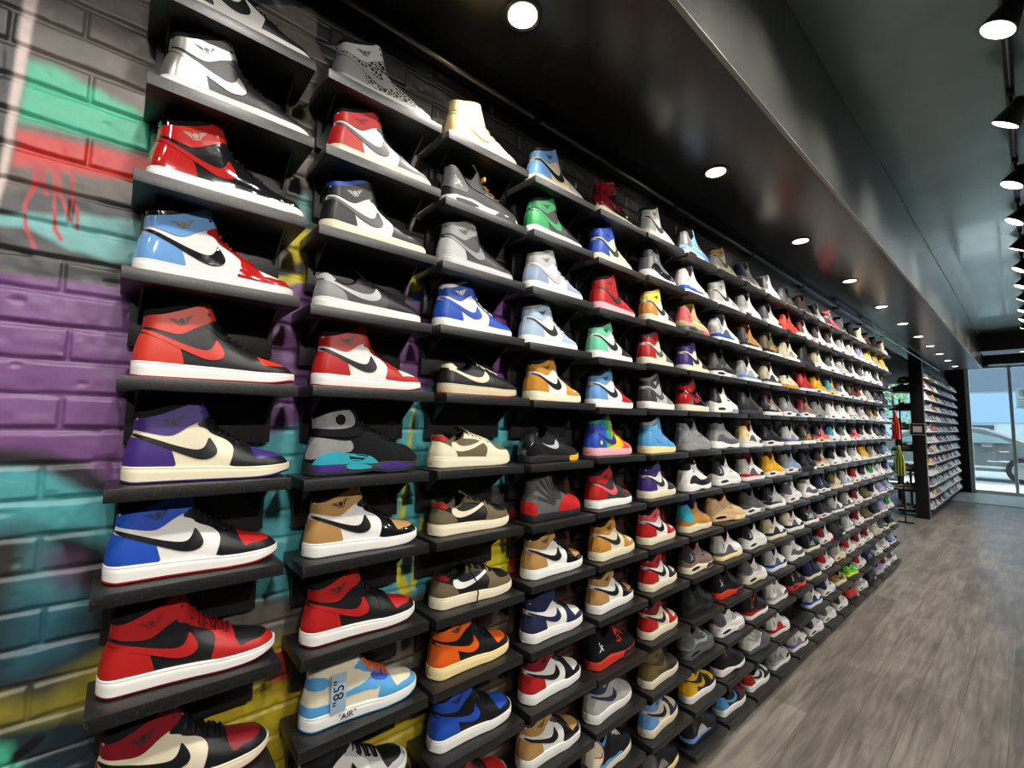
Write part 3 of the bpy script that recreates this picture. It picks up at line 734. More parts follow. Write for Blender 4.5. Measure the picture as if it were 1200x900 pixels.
for k in range(4):
    zo = .52-k*.34; l1 = (2.35, 2.05, 1.6, 1.1)[k]
    for sg in (1, -1):
        f_ = [(sg*.62, zo-.02), (sg*(l1*.6), zo+.16), (sg*l1, zo+.26), (sg*(l1*.75), zo-.02), (sg*.62, zo-.20)]; FEA.append(f_ if sg > 0 else f_[::-1])
wingH = [xf(f_, 7.2, 11.4, .98, .30) for f_ in FEA]+[xf(circ(0, 0, .55), 7.2, 11.4, 1.0), xf([(-.9, -.85), (.9, -.85), (.6, -.62), (-.6, -.62)], 7.2, 11.4, 1.0, .3)]
SWOOSH = [(1.1, 9.3), (5, 7.9), (8, 6.8), (11, 6.0), (12.3, 6.2), (12.9, 7.1), (13.2, 8.3), (13.5, 8.2), (14.6, 6.6), (15.0, 5.4), (14.3, 4.5), (12.4, 4.1), (10, 4.8), (5, 7.0), (1.0, 8.6)]
def high_parts():
    return [('upper', 'q', upper_mesh(LH), None), ('midsole', 'm', sole_mesh(SH), None), ('outsole', 'o', sole_mesh(SH, 'out'), None),
            ('heel_panel', 'h', patch(LH, [pH], .12), None), ('toe_box', 't', patch(LH, [pT], .05), None), ('toe_guard', 'e', patch(LH, [pE], .14, smooth=1), None),
            ('ankle_panel', 'c', patch(LH, [pC], .14), None), ('collar', 'n', patch(LH, [pK], .10), None), ('lining', 'n', lining_mesh(LH, 11.2), None),
            ('side_stripe', 's', patch(LH, [SWOOSH], .22, grid=.45), None), ('tongue', 'n', tongue_mesh(LH, 13.2, (11.3, 15.9)), None),
            ('laces', 'l', laces_mesh(LH, 13.3, 20.2, 7), None), ('eyelets', 'y', eyelets_mesh(LH, eyH), None),
            ('wing_emblem', 'w', patch(LH, wingH, .19, grid=.4, smooth=1, both=False), 'ankle_panel')]
fam('high', high_parts())
# --- classic low
topL = [(0, 8.6), (1.5, 8.9), (3.5, 7.9), (6, 7.0), (8.4, 7.6), (10, 9.0), (11.0, 9.9), (12, 9.9), (14, 9.2), (17, 8.3), (20, 7.3), (22.5, 6.5), (25.5, 5.8), (27.5, 4.9), (28.8, 3.8), (29.5, 2.6)]
LL = Last(topL, zbH, [(0, 3.2), (4, 3.35), (10, 3.45), (14, 3.8), (20, 4.6), (24, 4.45), (29.5, 3.9)], [(0, 0), (4, -.1), (7, .4), (9, .3), (15, .3)], 9.4, 11.6)
sw2 = [(5.2, 8.2) if i == 0 else p for i, p in enumerate(SWOOSH)]
swL = [(1.6, 7.6), (4.5, 6.9), (8, 5.9), (11, 5.4), (13.0, 5.6), (14.0, 6.3), (14.8, 7.6), (15.2, 7.4), (15.9, 6.0), (15.7, 5.0), (14.5, 4.2), (12.4, 3.9), (9, 4.5), (4.5, 6.2), (1.2, 7.0)]
swR = [(xx*-1+21.0, z+.4) for xx, z in swL][::-1]
def low_parts(sw):
    return [('upper', 'q', upper_mesh(LL), None), ('midsole', 'm', sole_mesh(SH), None), ('outsole', 'o', sole_mesh(SH, 'out'), None),
            ('heel_panel', 'h', patch(LL, [[(-1, 2), (-1, 7.6), (1.5, 7.2), (4.2, 6.1), (6.3, 5.2), (7.5, 2)]], .12), None),
            ('toe_box', 't', patch(LL, [pT], .05), None),
            ('toe_guard', 'e', patch(LL, [[(8.8, 9.5), (9.2, 8.0), (12.2, 7.9), (14.6, 7.7), (16.6, 7.0), (17.9, 6.0), (18.0, 4.6), (16.6, 2), (31, 1.5), (31, 3.9), (28.6, 4.35), (25.5, 4.3), (23, 4.5), (21.4, 5.1), (20.7, 6.2), (20.6, 9), (15, 12), (11.2, 12), (9, 11)]], .14), None),
            ('heel_tab', 'c', patch(LL, [[(-1, 7.8), (-1, 10), (2.6, 10), (4.2, 8.4), (3.6, 7.0), (1.8, 7.5)]], .14), None), ('lining', 'n', lining_mesh(LL, 10.0, 4), None),
            ('side_stripe', 's', patch(LL, [sw], .22, grid=.45), None), ('tongue', 'n', tongue_mesh(LL, 12.4, (9.9, 11.4)), None),
            ('laces', 'l', laces_mesh(LL, 12.3, 19.3, 6), None), ('eyelets', 'y', eyelets_mesh(LL, [(12.2, 9.0), (13.6, 8.6), (15.1, 8.2), (16.5, 7.8), (17.9, 7.2), (19.2, 6.7)]), None)]
fam('low', low_parts(swL)); fam('reverse', low_parts(swR))
# --- mid-top with side wing and lace netting
top4 = [(0, 12.2), (1.2, 12.4), (3.5, 11.3), (6.0, 9.9), (7.6, 9.8), (9.2, 11.2), (10.6, 13.4), (11.4, 13.7), (12.2, 12.6), (14.5, 10.7), (17.5, 9.0), (20, 7.9), (23, 6.8), (26, 5.9), (28.2, 4.6), (29.5, 3.0)]
zb4 = [(0, 3.2), (8, 3.4), (14, 2.9), (20, 2.3), (26, 2.2), (29.5, 2.6)]
L4 = Last(top4, zb4, [(0, 3.3), (4, 3.5), (10, 3.6), (14, 3.9), (20, 4.6), (24, 4.45), (29.5, 3.9)], [(0, 0), (5, -.3), (8, .2), (11, .6), (14.5, .2)], 10.6, 13.0, topw=.72)
S4 = Sole(L4, Wplan, [(0, 3.6), (4, 3.4), (9, 3.7), (14, 2.9), (20, 2.5), (26, 2.4), (30.2, 3.0)], arch=.35)
jm4 = [xf(JUMP, 3.4, 7.6, .95), xf(circ(0, 0, .28, 8), 2.4, 9.1, 1)]
fam('mid', [('upper', 'q', upper_mesh(L4), None), ('midsole', 'm', sole_mesh(S4), None), ('outsole', 'o', sole_mesh(S4, 'out', .5), None),
    ('heel_panel', 'h', patch(L4, [[(-1, 5.0), (-1, 13.4), (2.2, 13.4), (4.6, 10.4), (6.6, 8.3), (7.2, 6.2), (6.2, 4.9)]], .15), None),
    ('lower_panel', 'e', patch(L4, [[(-1, 2), (-1, 4.8), (6.5, 4.6), (8.5, 5.7), (13.5, 5.3), (17.5, 4.5), (20, 6.0), (22, 4.9), (25, 4.5), (31, 4.3), (31, 2)]], .18), None),
    ('side_wing', 'e', patch(L4, [[(4.6, 11.6), (6.4, 9.0), (8.6, 7.4), (12, 6.6), (14.6, 7.6), (13.0, 9.6), (12.2, 12.0), (11.4, 15), (9.8, 15), (8.6, 10.9), (7.0, 9.8)]], .2), None),
    ('netting', 's', patch(L4, [[(12.6, 6.6), (15.6, 9.3), (17.8, 6.0)]], .14, smooth=1), None), ('netting_core', 'q', patch(L4, [[(14.2, 7.2), (15.6, 8.2), (16.5, 6.7)]], .19, smooth=1), None),
    ('toe_box', 't', patch(L4, [[(20.0, 9), (20.3, 6.1), (22.4, 4.8), (25, 4.3), (31, 4.1), (31, 9)]], .08), None),
    ('lining', 'n', lining_mesh(L4, 11.0, 6, .9), None), ('tongue', 'g', tongue_mesh(L4, 13.2, (10.6, 15.4), 2.6, .9), None),
    ('laces', 'l', laces_mesh(L4, 13.0, 19.6, 6), None),
    ('sole_window', 'd', patch(L4, [[(1.5, 1.9), (3.2, 2.7), (8.5, 2.9), (11.5, 2.2), (9.5, 1.5), (4, 1.3)]], .03, surf=S4), None),
    ('forefoot_sole', 'b', patch(L4, [[(16.2, .5), (17.8, 2.0), (19.6, 3.2), (21.6, 1.7), (23.5, 2.9), (26.0, 2.3), (27, .9), (22, .6)]], .05, both=False, surf=S4), None),
    ('jumping_figure_emblem', 'w', patch(L4, jm4, .19, grid=.5, smooth=0, both=False), 'heel_panel')])
# --- mid-top with tall pointed tongue and triangular side window
top5 = [(0, 11.9), (2.0, 12.2), (4.5, 11.0), (6.8, 9.4), (8.2, 9.2), (9.6, 10.6), (11.0, 13.4), (11.8, 14.3), (12.5, 13.2), (14.5, 10.9), (17.5, 9.1), (20, 7.9), (23, 6.8), (26, 5.9), (28.2, 4.6), (29.5, 3.0)]
L5 = Last(top5, [(0, 2.4), (8, 2.4), (14, 2.3), (20, 2.1), (26, 2.1), (29.5, 2.6)], [(0, 3.3), (4, 3.6), (10, 3.7), (14, 4.0), (20, 4.6), (24, 4.45), (29.5, 3.9)], [(0, 0), (5, -.35), (8, .0), (11, .6), (14.5, .2)], 10.8, 13.2, topw=.70)
S5 = Sole(L5, Wplan, [(0, 2.6), (8, 2.5), (14, 2.4), (20, 2.2), (26, 2.3), (30.2, 2.9)], arch=.2)
def p5(em): return [('upper', 'q', upper_mesh(L5), None), ('midsole', 'm', sole_mesh(S5, oz=.35), None), ('outsole', 'o', sole_mesh(S5, 'out', .35), None),
    ('heel_panel', 'h', patch(L5, [[(-1, 4.4), (-1, 12.6), (2.6, 12.4), (5.4, 10.2), (7.2, 8.0), (7.0, 6.0), (5, 4.7), (2, 4.2)]], .16), None),
    ('side_window', 'k', patch(L5, [[(5.0, 3.4), (8.4, 5.9), (10.6, 7.3), (12.2, 6.6), (14.6, 4.4), (16.2, 2.8), (16, 2.0), (6, 2.0)]], .15), None),
    ('lower_band', 'b', patch(L5, [[(-1, 1.5), (-1, 4.1), (3, 4.2), (6.5, 3.6), (9, 4.0), (12, 3.4), (14.5, 3.1), (17, 3.4), (19, 2.7), (20, 1.5)]], .22), None),
    ('collar', 'n', patch(L5, [[(3.4, 14), (5.9, 10.2), (7.4, 8.4), (8.6, 8.5), (10.0, 10.4), (11.2, 14)]], .14), None),
    ('toe_guard', 'e', patch(L5, [[(18.2, 1.5), (19.6, 4.6), (22, 4.3), (25, 4.0), (31, 4.0), (31, 1.5)]], .14), None),
    ('lining', 'n', lining_mesh(L5, 11.2, 6, .9), None), ('tongue', 'g', tongue_mesh(L5, 13.4, (10.9, 15.6), 2.5, .9), None),
    ('laces', 'l', laces_mesh(L5, 13.2, 19.6, 6), None), em]
fam('pointed', p5(('jumping_figure_emblem', 'w', patch(L5, [xf(JUMP, 3.6, 7.4, 1.0), xf(circ(0, 0, .3, 8), 2.6, 9.0, 1)], .2, grid=.5, smooth=0, both=False), 'heel_panel')))
miniswoosh = [xf(SWOOSH, -.6, 2.6, .36)+[]]
fam('pointed_stripe', p5(('heel_stripe', 'w', patch(L5, [xf(SWOOSH, .9, 4.6, .36)], .2, grid=.5, smooth=1, both=False), 'heel_panel')))
# --- patent wave runner
top11 = [(0, 12.6), (2, 12.7), (5, 12.3), (8, 12.3), (9.8, 12.9), (11.0, 12.4), (12.5, 11.2), (16, 9.4), (20, 7.7), (23, 6.7), (26, 5.8), (28.2, 4.6), (29.5, 3.2)]
L11 = Last(top11, [(0, 3.0), (6, 3.6), (11, 2.8), (17, 1.8), (24, 2.2), (29.5, 3.0)], [(0, 3.3), (4, 3.5), (10, 3.6), (14, 3.9), (20, 4.6), (24, 4.45), (29.5, 3.9)], heelH, 9.8, 12.2)
S11 = Sole(L11, Wplan, [(0, 3.9), (5, 3.7), (11, 2.7), (17, 2.0), (24, 2.4), (30.2, 3.4)], arch=.6)
fam('wave', [('upper', 'q', upper_mesh(L11), None), ('midsole', 'm', sole_mesh(S11), None), ('outsole', 'o', sole_mesh(S11, 'out', .5), None),
    ('wave_guard', 'e', patch(L11, [[(1.8, 3.0), (2.0, 5.8), (5, 7.5), (8.6, 7.2), (12, 5.4), (15.5, 4.6), (20, 5.0), (24, 5.1), (31, 4.4), (31, 1), (12, 1), (4, 2)]], .16), None),
    ('collar', 'c', patch(L11, [[(-1, 9.6), (-1, 14), (3.8, 14), (4.0, 11.0), (2.6, 9.6)]], .14), None),
    ('lining', 'n', lining_mesh(L11, 10.4, 6), None), ('tongue', 'g', tongue_mesh(L11, 12.6, (9.9, 15.0)), None), ('laces', 'l', laces_mesh(L11, 12.4, 19.8, 8), None),
    ('jumping_figure_emblem', 'w', patch(L11, [xf(JUMP, 6.6, 9.6, .7), xf(circ(0, 0, .22, 8), 5.9, 10.7, 1)], .05, grid=.5, smooth=0, both=False), 'upper')])
# --- ribbed high
top12 = [(0, 13.0), (2, 13.4), (5, 13.6), (8, 14.2), (9.6, 14.3), (10.8, 13.0), (13, 11.2), (16, 9.6), (20, 7.9), (23, 7.2), (26, 6.2), (28.2, 4.8), (29.5, 3.2)]
L12 = Last(top12, [(0, 2.2), (10, 2.2), (20, 1.9), (26, 2.0), (29.5, 2.5)], [(0, 3.3), (4, 3.5), (10, 3.6), (14, 4.0), (20, 4.8), (24, 4.6), (29.5, 4.0)], heelH, 9.8, 12.2)
S12 = Sole(L12, Wplan, [(0, 2.5), (10, 2.4), (20, 2.1), (26, 2.2), (30.2, 2.9)])
ribs = []
for k in range(9):
    a = math.radians(62+k*12.5); c = (13.6, 4.2)
    p, q = (c[0]+2.0*math.cos(a), c[1]+2.0*math.sin(a)), (c[0]+13*math.cos(a), c[1]+13*math.sin(a)); n = (-math.sin(a)*.32, math.cos(a)*.32)
    ribs.append([(p[0]-n[0], p[1]-n[1]), (q[0]-n[0]*2, q[1]-n[1]*2), (q[0]+n[0]*2, q[1]+n[1]*2), (p[0]+n[0], p[1]+n[1])])
fam('ribbed', [('upper', 'q', upper_mesh(L12), None), ('midsole', 'm', sole_mesh(S12, oz=.35), None), ('outsole', 'o', sole_mesh(S12, 'out', .35), None),
    ('ribs', 's', patch(L12, ribs, .14, smooth=0), None),
    ('toe_guard', 'e', patch(L12, [[(12.6, 1), (13.6, 3.4), (15.2, 6.0), (18, 7.0), (20.5, 7.0), (22, 9), (31, 9), (31, 1)]], .2), None),
    ('heel_panel', 'h', patch(L12, [[(-1, 1), (-1, 6.4), (1.8, 6.4), (2.2, 4), (2.6, 1)]], .2), None), ('lining', 'n', lining_mesh(L12, 10.2, 6), None),
    ('tongue', 'g', tongue_mesh(L12, 12.6, (9.7, 16.0)), None), ('laces', 'l', laces_mesh(L12, 12.4, 19.8, 6), None)])
# --- strapped high
top8 = [(0, 13.0), (2, 14.0), (5, 14.8), (8, 15.2), (9.8, 14.6), (11, 13.0), (13.5, 11.6), (16, 10.4), (20, 8.4), (23, 7.2), (26, 6.6), (28.2, 5.2), (29.5, 3.4)]
L8 = Last(top8, [(0, 2.6), (10, 2.6), (20, 2.3), (26, 2.2), (29.5, 2.6)], [(0, 3.5), (4, 3.8), (10, 3.9), (14, 4.2), (20, 4.9), (24, 4.7), (29.5, 4.1)], heelH, 9.8, 12.2)
S8 = Sole(L8, Wplan, [(0, 2.9), (8, 3.0), (15, 2.6), (20, 3.0), (26, 2.6), (30.2, 3.2)], grow=.5, arch=.5)
fam('strapped', [('upper', 'q', upper_mesh(L8), None), ('midsole', 'm', sole_mesh(S8), None), ('outsole', 'o', sole_mesh(S8, 'out', .55), None),
    ('ankle_panel', 'c', patch(L8, [[(-1, 11.0), (4, 10.6), (8, 10.8), (10.4, 11.6), (10.0, 14), (8, 16), (-1, 16)]], .25), None),
    ('ankle_window', 'n', patch(L8, [circ(6.6, 12.9, 1.25, 14)], .32, smooth=0), 'ankle_panel'),
    ('heel_panel', 'h', patch(L8, [[(-1, 4), (-1, 9.0), (3, 8.6), (8, 7.8), (9.4, 8.2), (10.2, 5.6), (6.6, 5.0), (3.4, 5.4), (.8, 3.6)]], .25), None),
    ('strap', 'n', patch(L8, [[(-1, 9.1), (-1, 10.9), (5, 10.5), (10.6, 10.9), (13, 12.6), (14.2, 12), (10.6, 8.6), (5, 8.9)]], .4), None),
    ('cross_strap', 'n', patch(L8, [[(8.4, 3.4), (9.8, 6.4), (13, 10), (15.4, 12), (18, 10.5), (13.4, 3.0)]], .3), None),
    ('lower_panel', 's', patch(L8, [[(0.6, 3.0), (2.2, 5.0), (5, 5.6), (8.8, 5.0), (13.6, 4.6), (15.6, 3.6), (17, 2.0), (1, 1.5)]], .3), None),
    ('toe_guard', 'e', patch(L8, [[(17.5, 1), (18.8, 4.2), (23, 4.6), (31, 4.0), (31, 1)]], .2), None),
    ('sole_wave', 'b', patch(L8, [[(.3, 1), (1.2, 2.6), (4, 2.9), (7.5, 2.2), (9, 1.2), (6, .8)]], .1, both=False, surf=S8), None), ('sole_wave', 'b', patch(L8, [[(15.5, 1.0), (17, 2.4), (20.5, 2.9), (24, 2.3), (27, 1.6), (22, .9)]], .1, both=False, surf=S8), None),
    ('sole_bridge', 's', patch(L8, [[(8.6, 1.2), (8.0, 2.6), (13.4, 2.5), (15.6, 1.3)]], .06, surf=S8), None),
    ('lining', 'n', lining_mesh(L8, 10.4, 6), None), ('tongue', 'n', tongue_mesh(L8, 12.6, (9.9, 16.6), 2.7, .9), None), ('laces', 'l', laces_mesh(L8, 12.4, 19.8, 5), None)])
# --- low basketball runner
topK = [(0, 8.8), (1.5, 9.4), (3.5, 8.6), (6, 7.6), (8.4, 8.4), (10, 9.8), (11.4, 10.6), (12.6, 10.2), (15, 9.0), (20, 6.8), (23, 5.9), (26, 5.0), (28.2, 4.0), (29.5, 2.9)]
LK = Last(topK, [(0, 2.4), (10, 2.2), (20, 1.7), (26, 1.8), (29.5, 2.3)], [(0, 3.4), (4, 3.5), (10, 3.5), (14, 3.8), (20, 4.8), (24, 4.6), (29.5, 3.9)], [(0, 0), (4, -.3), (7, .3), (9, .5), (15, .3)], 9.8, 12.0)
SK = Sole(LK, Wplan, [(0, 3.0), (6, 2.9), (12, 2.2), (20, 1.9), (26, 2.0), (30.2, 2.7)], arch=.2)
fam('runner', [('upper', 'q', upper_mesh(LK), None), ('midsole', 'm', sole_mesh(SK, oz=.4), None), ('outsole', 'o', sole_mesh(SK, 'out', .4), None),
    ('heel_panel', 'h', patch(LK, [[(-1, 2), (-1, 6.6), (2.2, 6.8), (5.0, 4.6), (6.5, 2)]], .2), None),
    ('side_stripe', 's', patch(LK, [[(6.0, 6.6), (9.5, 5.6), (12.6, 5.5), (13.6, 6.2), (14.4, 7.6), (15.2, 6.6), (15.5, 5.2), (14.4, 4.3), (12.2, 4.4), (9.2, 5.2)]], .16), None),
    ('forefoot_sole', 'b', patch(LK, [[(19.6, .3), (21, 2.4), (25, 3), (31, 4), (31, 0), (24, 0)]], .12, both=False, surf=SK), None),
    ('lining', 'n', lining_mesh(LK, 10.4, 4), None), ('tongue', 'n', tongue_mesh(LK, 12.8, (10.4, 12.4)), None), ('laces', 'l', laces_mesh(LK, 12.6, 18.8, 6, bow=True), None)])

# ------------------------------------------------------------------ sneaker materials
HEX = dict(K='17171a', k='2b2b2e', W='eceae6', C='e6dcc0', c='cfc3a2', R='b6201f', r='821420', P='3f2a78', B='2350b8', b='6fa3dc', U='58a5dd', N='262c4d', G='8f8f8f', g='5d5f61',
    L='bcbdbd', S='b5b4ae', D='3b3a3a', O='e8641b', Y='f0b420', y='e9e84a', M='72cfa6', E='2f9a58', T='b98d55', t='d5b387', H='c58a38', A='6b6048', a='4a3b2e', V='6b5f34', v='8a7f6e',
    Q='2fa6b8', q='8b9bb8', I='e2a7b2', i='ef5f6c', X='cf3a29', Z='a8c0d6', z='9aa7a3', J='8a7068', F='7a5fb8', f='76d32e', l='b3a8d0', o='f2dca0', w='fbfbfa')
FIN = {'': dict(rough=.42, bump=(260, .12)), 's': dict(rough=.9, spec=.2, bump=(420, .35), var=(70, .1)), 'p': dict(rough=.12, coat=1.0, bump=(24, .5)), 'm': dict(rough=.28, metal=.75, bump=(120, .1)), 'u': dict(rough=.6, bump=(500, .12))}
def smat(code, fin=''):
    c = code[0]; fin = code[1] if len(code) > 1 else fin
    return pm('sneaker_%s_%s' % (HEX[c], {'': 'leather', 's': 'suede', 'p': 'patent', 'm': 'metallic', 'u': 'rubber'}[fin]), HEX[c], **FIN[fin])
def tie_dye():
    if 'tie_dye' in MATS: return MATS['tie_dye']
    m = bpy.data.materials.new('tie_dye'); m.use_nodes = True; MATS['tie_dye'] = m; n = m.node_tree.nodes; l = m.node_tree.links
    tc = n.new('ShaderNodeTexCoord'); sp = n.new('ShaderNodeSeparateXYZ'); l.new(tc.outputs['Object'], sp.inputs[0])
    no = n.new('ShaderNodeTexNoise'); no.inputs['Scale'].default_value = 22; l.new(tc.outputs['Object'], no.inputs[0])
    a = n.new('ShaderNodeMath'); a.operation = 'MULTIPLY_ADD'; a.inputs[1].default_value = 3.3; a.inputs[2].default_value = .25; l.new(sp.outputs['Y'], a.inputs[0])
    b = n.new('ShaderNodeMath'); b.operation = 'MULTIPLY_ADD'; b.inputs[1].default_value = .5; l.new(no.outputs[0], b.inputs[0]); l.new(a.outputs[0], b.inputs[2])
    r = n.new('ShaderNodeValToRGB'); cr = r.color_ramp
    while len(cr.elements) < 7: cr.elements.new(.5)
    for e, (p, c) in zip(cr.elements, [(0, '2a2f9a'), (.2, '2458c8'), (.36, '2aa85a'), (.5, 'e8d42a'), (.64, 'e8641b'), (.78, 'e03040'), (.95, '3aa84a')]): e.position = p; e.color = (*srgb(c), 1)
    l.new(b.outputs[0], r.inputs[0]); l.new(r.outputs[0], n['Principled BSDF'].inputs['Base Color']); n['Principled BSDF'].inputs['Roughness'].default_value = .5
    return m
def crackle():
    if 'crackle' in MATS: return MATS['crackle']
    m = bpy.data.materials.new('crackle_print'); m.use_nodes = True; MATS['crackle'] = m; n = m.node_tree.nodes; l = m.node_tree.links
    tc = n.new('ShaderNodeTexCoord'); vo = n.new('ShaderNodeTexVoronoi'); vo.feature = 'DISTANCE_TO_EDGE'; vo.inputs['Scale'].default_value = 95; l.new(tc.outputs['Object'], vo.inputs[0])
    r = n.new('ShaderNodeValToRGB'); r.color_ramp.elements[0].position = .09; r.color_ramp.elements[0].color = (*srgb('a9a7a2'), 1); r.color_ramp.elements[1].position = .13; r.color_ramp.elements[1].color = (*srgb('17171a'), 1)
    l.new(vo.outputs[0], r.inputs[0]); l.new(r.outputs[0], n['Principled BSDF'].inputs['Base Color']); n['Principled BSDF'].inputs['Roughness'].default_value = .3
    return m
KIND = {'high': ('high_top_sneaker', 'high-top'), 'low': ('low_top_sneaker', 'low-top'), 'reverse': ('low_top_sneaker', 'low-top'), 'mid': ('mid_top_sneaker', 'netted mid-top'), 'pointed': ('mid_top_sneaker', 'pointed mid-top'),
        'pointed_stripe': ('mid_top_sneaker', 'pointed mid-top'), 'wave': ('basketball_sneaker', 'glossy-guard'), 'ribbed': ('basketball_sneaker', 'ribbed'), 'strapped': ('basketball_sneaker', 'strapped'), 'runner': ('running_sneaker', 'low-cut')}
def make_shoe(famname, slots, loc, rz=0, label='', group='sneakers on the wall shelves', small=False, only=None):
    root = tag(empty(KIND[famname][0], loc, rz), label, 'sneaker', group); par = {}
    for n, slot, me, pr in FAM[famname]:
        if small and n in ('eyelets', 'outsole', 'netting_core', 'laces'): continue
        if only and n not in only: continue
        code = slots.get(slot, DEF.get(slot, 'K'))
        mt = tie_dye() if code == 'TD' else (crackle() if code == 'CR' else smat(code))
        par[n] = link(n, me, mt, par.get(pr, root) if pr else root)
    return root
DEF = dict(q='W', m='Wu', o='Wu', h='K', t='W', e='K', c='K', n='Ks', s='K', l='K', y='k', w='k', g='W', k='g', b='W', d='K')
def S(txt):
    """'h:R c:R q:K' -> slot colours"""
    d = {}
    for t in txt.split():
        a, b = t.split(':')
        for ch in a: d[ch] = b
    for k in 'mo':
        if k in d and len(d[k]) == 1: d[k] += 'u'
    if 'm' in d and 'o' not in d: d['o'] = d['m']
    return d
# ------------------------------------------------------------------ shelves and what stands on them
SCL = .34; Y0 = -.0486
MEAS = {1:{1:(371,72),2:(369,162),3:(360,255),4:(352,348),5:(350,452),6:(342,560),7:(333,660),8:(330,775)},
 2:{1:(518,147),2:(517,222),3:(512,301),4:(506,380),5:(509,460),6:(503,553),7:(503,637),8:(503,728),9:(502,817)},
 3:{1:(620,200),2:(618,267),3:(616,332),4:(615,397),5:(621,467),6:(614,545),7:(614,617),8:(615,695),9:(613,768),10:(615,845)},
 4:{1:(697,240),3:(696,355),4:(694,413),5:(698,473),6:(696,540),7:(698,603),8:(698,665),9:(698,733),10:(699,797),11:(697,867)},
 5:{1:(757.5,271),2:(756,322),3:(757,375),4:(757,427),5:(758,480),6:(757,533),7:(758,590),8:(760,646),9:(760,703),10:(760,765),11:(758,820),12:(757,882)}}
def shelf_pos(c, r):
    """right end (Y) and top (z) of the ledge in column c, row r"""
    if c in MEAS and r in MEAS[c]:
        p = at_x(*MEAS[c][r], 0.0); return p[1], p[2]
    z = 2.5516-.1916*r
    if c == 1 and r > 8: z -= .004
    return Y0+SCL*c+random.uniform(-.004, .004), z+random.uniform(-.002, .002)
shelf_m = pm('ledge_black_laminate', '1d1c1c', .38, bump=(60, .25), var=(9, .35))
def ledge_material():
    m = bpy.data.materials.new('ledge_black_scuffed'); m.use_nodes = True; n = m.node_tree.nodes; l = m.node_tree.links; b = n['Principled BSDF']
    tc = n.new('ShaderNodeTexCoord'); t = n.new('ShaderNodeTexNoise'); t.inputs['Scale'].default_value = 230; t.inputs['Detail'].default_value = 4; l.new(tc.outputs['Object'], t.inputs[0])
    r = n.new('ShaderNodeValToRGB'); r.color_ramp.elements[0].position = .58; r.color_ramp.elements[0].color = (*srgb('131313'), 1); r.color_ramp.elements[1].position = .72; r.color_ramp.elements[1].color = (*srgb('4c4a48'), 1)
    l.new(t.outputs[0], r.inputs[0]); l.new(r.outputs[0], b.inputs['Base Color']); b.inputs['Roughness'].default_value = .40; b.inputs['Specular IOR Level'].default_value = .75
    return m
ledge_m = ledge_material()
LW = .312
ledge_me = MB().box(-.148, 0, 0, LW, -.024, 0, .0015).mesh('ledge')
back_me = MB().box(-.1485, -.130, .018, LW-.022, -.128, -.0245, .001).mesh('back_plate')
brk = MB().prism([(-.1295, -.0245), (-.045, -.0245), (-.1295, -.085)], 0, .004, 'xz').mesh('bracket', smooth=False)
def make_shelf(c, r, near):
    y, z = shelf_pos(c, r)
    w = LW
    if c == 1: w = .300
    o = tag(empty('wall_ledge', (0, y-w, z)), 'black wooden ledge %s from the top in the %s column from the left' % (ORD[r], ORD[c]), 'shelf', 'black ledges on the shelf wall')
    a = link('ledge', ledge_me, ledge_m, o); b = link('back_plate', back_me, shelf_m, o)
    if c == 1: a.scale = b.scale = (1, w/LW, 1)
    if near:
        for by in (.03, w-.036): link('bracket', brk, shelf_m, o, (0, by, 0))
    return y-w/2, z

A = {}   # (column, row) -> (family, colours, description)
def a(c, r, f, s, d): A[(c, r)] = (f, s, d)
H, LO, RV, MI, PO, PS, WV, RB, ST, RN = 'high', 'low', 'reverse', 'mid', 'pointed', 'pointed_stripe', 'wave', 'ribbed', 'strapped', 'runner'
a(1,1,H,'h:K c:K q:W s:K e:K t:K m:W l:K', 'black and white')
a(1,2,H,'h:Sm c:Sm q:K s:Sm e:K t:K m:W w:g', 'metallic silver and black')
a(1,3,H,'h:Rp c:Rp q:Kp s:Rp e:Kp t:Kp n:Kp m:W o:R w:v', 'glossy patent red and black')
a(1,4,H,'h:bp c:bp q:Wp s:Kp e:Rp t:Wp n:Kp m:W o:R w:V l:R', 'glossy light blue, white and red')
a(1,5,H,'h:X c:X q:K s:X e:K t:X m:W o:R w:K', 'bright red and matte black')
a(1,6,H,'h:P c:P q:C s:K e:K t:P m:C o:P w:k', 'purple, cream and black')
a(1,7,H,'h:B c:B q:W s:K e:K t:R m:W o:R w:N', 'blue, white and black with red toe')
a(1,8,H,'h:R c:R q:K s:R e:R t:K m:W o:r l:r w:r', 'red with black side and black toe')
a(1,9,H,'h:r c:r q:C s:K e:K t:r m:C o:r w:k', 'dark red, cream and black')
a(2,1,H,'h:G c:L q:CR s:G e:CR t:CR m:L w:g', 'grey with crackled black and white print')
a(2,2,H,'h:R c:R q:W s:g e:g t:W m:C w:r', 'red and white with grey stripe')
a(2,3,H,'h:K c:K q:W s:g e:K t:G m:C w:L n:B', 'black and white, blue-collared')
a(2,4,LO,'h:G q:D s:L e:K t:K c:L m:W', 'grey and black')
a(2,5,H,'h:R c:R q:W s:K e:R t:W m:W o:R w:k', 'red and white with black stripe and black laces')
a(2,6,ST,'q:Ks c:Gs h:Gs s:Q e:Ks b:P m:k n:Ks', 'black and grey with teal and purple sole')
a(2,7,H,'h:T c:T q:W s:K e:Kp t:T n:Kp m:W w:K', 'gold and white with glossy black toe')
a(2,8,H,'h:R c:R q:K s:R e:K t:R m:W o:r w:k', 'red and black, black-laced')
a(2,9,H,'h:U c:C q:C s:U e:U t:C m:W o:U l:O n:S w:C y:U', 'cream and sky blue with orange laces and tag')
a(2,10,H,'h:K c:K q:W s:K e:L t:K m:W l:K', 'black and pale grey')
a(3,1,H,'h:o c:o q:o s:o e:o t:o m:C o:C l:o n:o w:c y:c', 'all cream yellow')
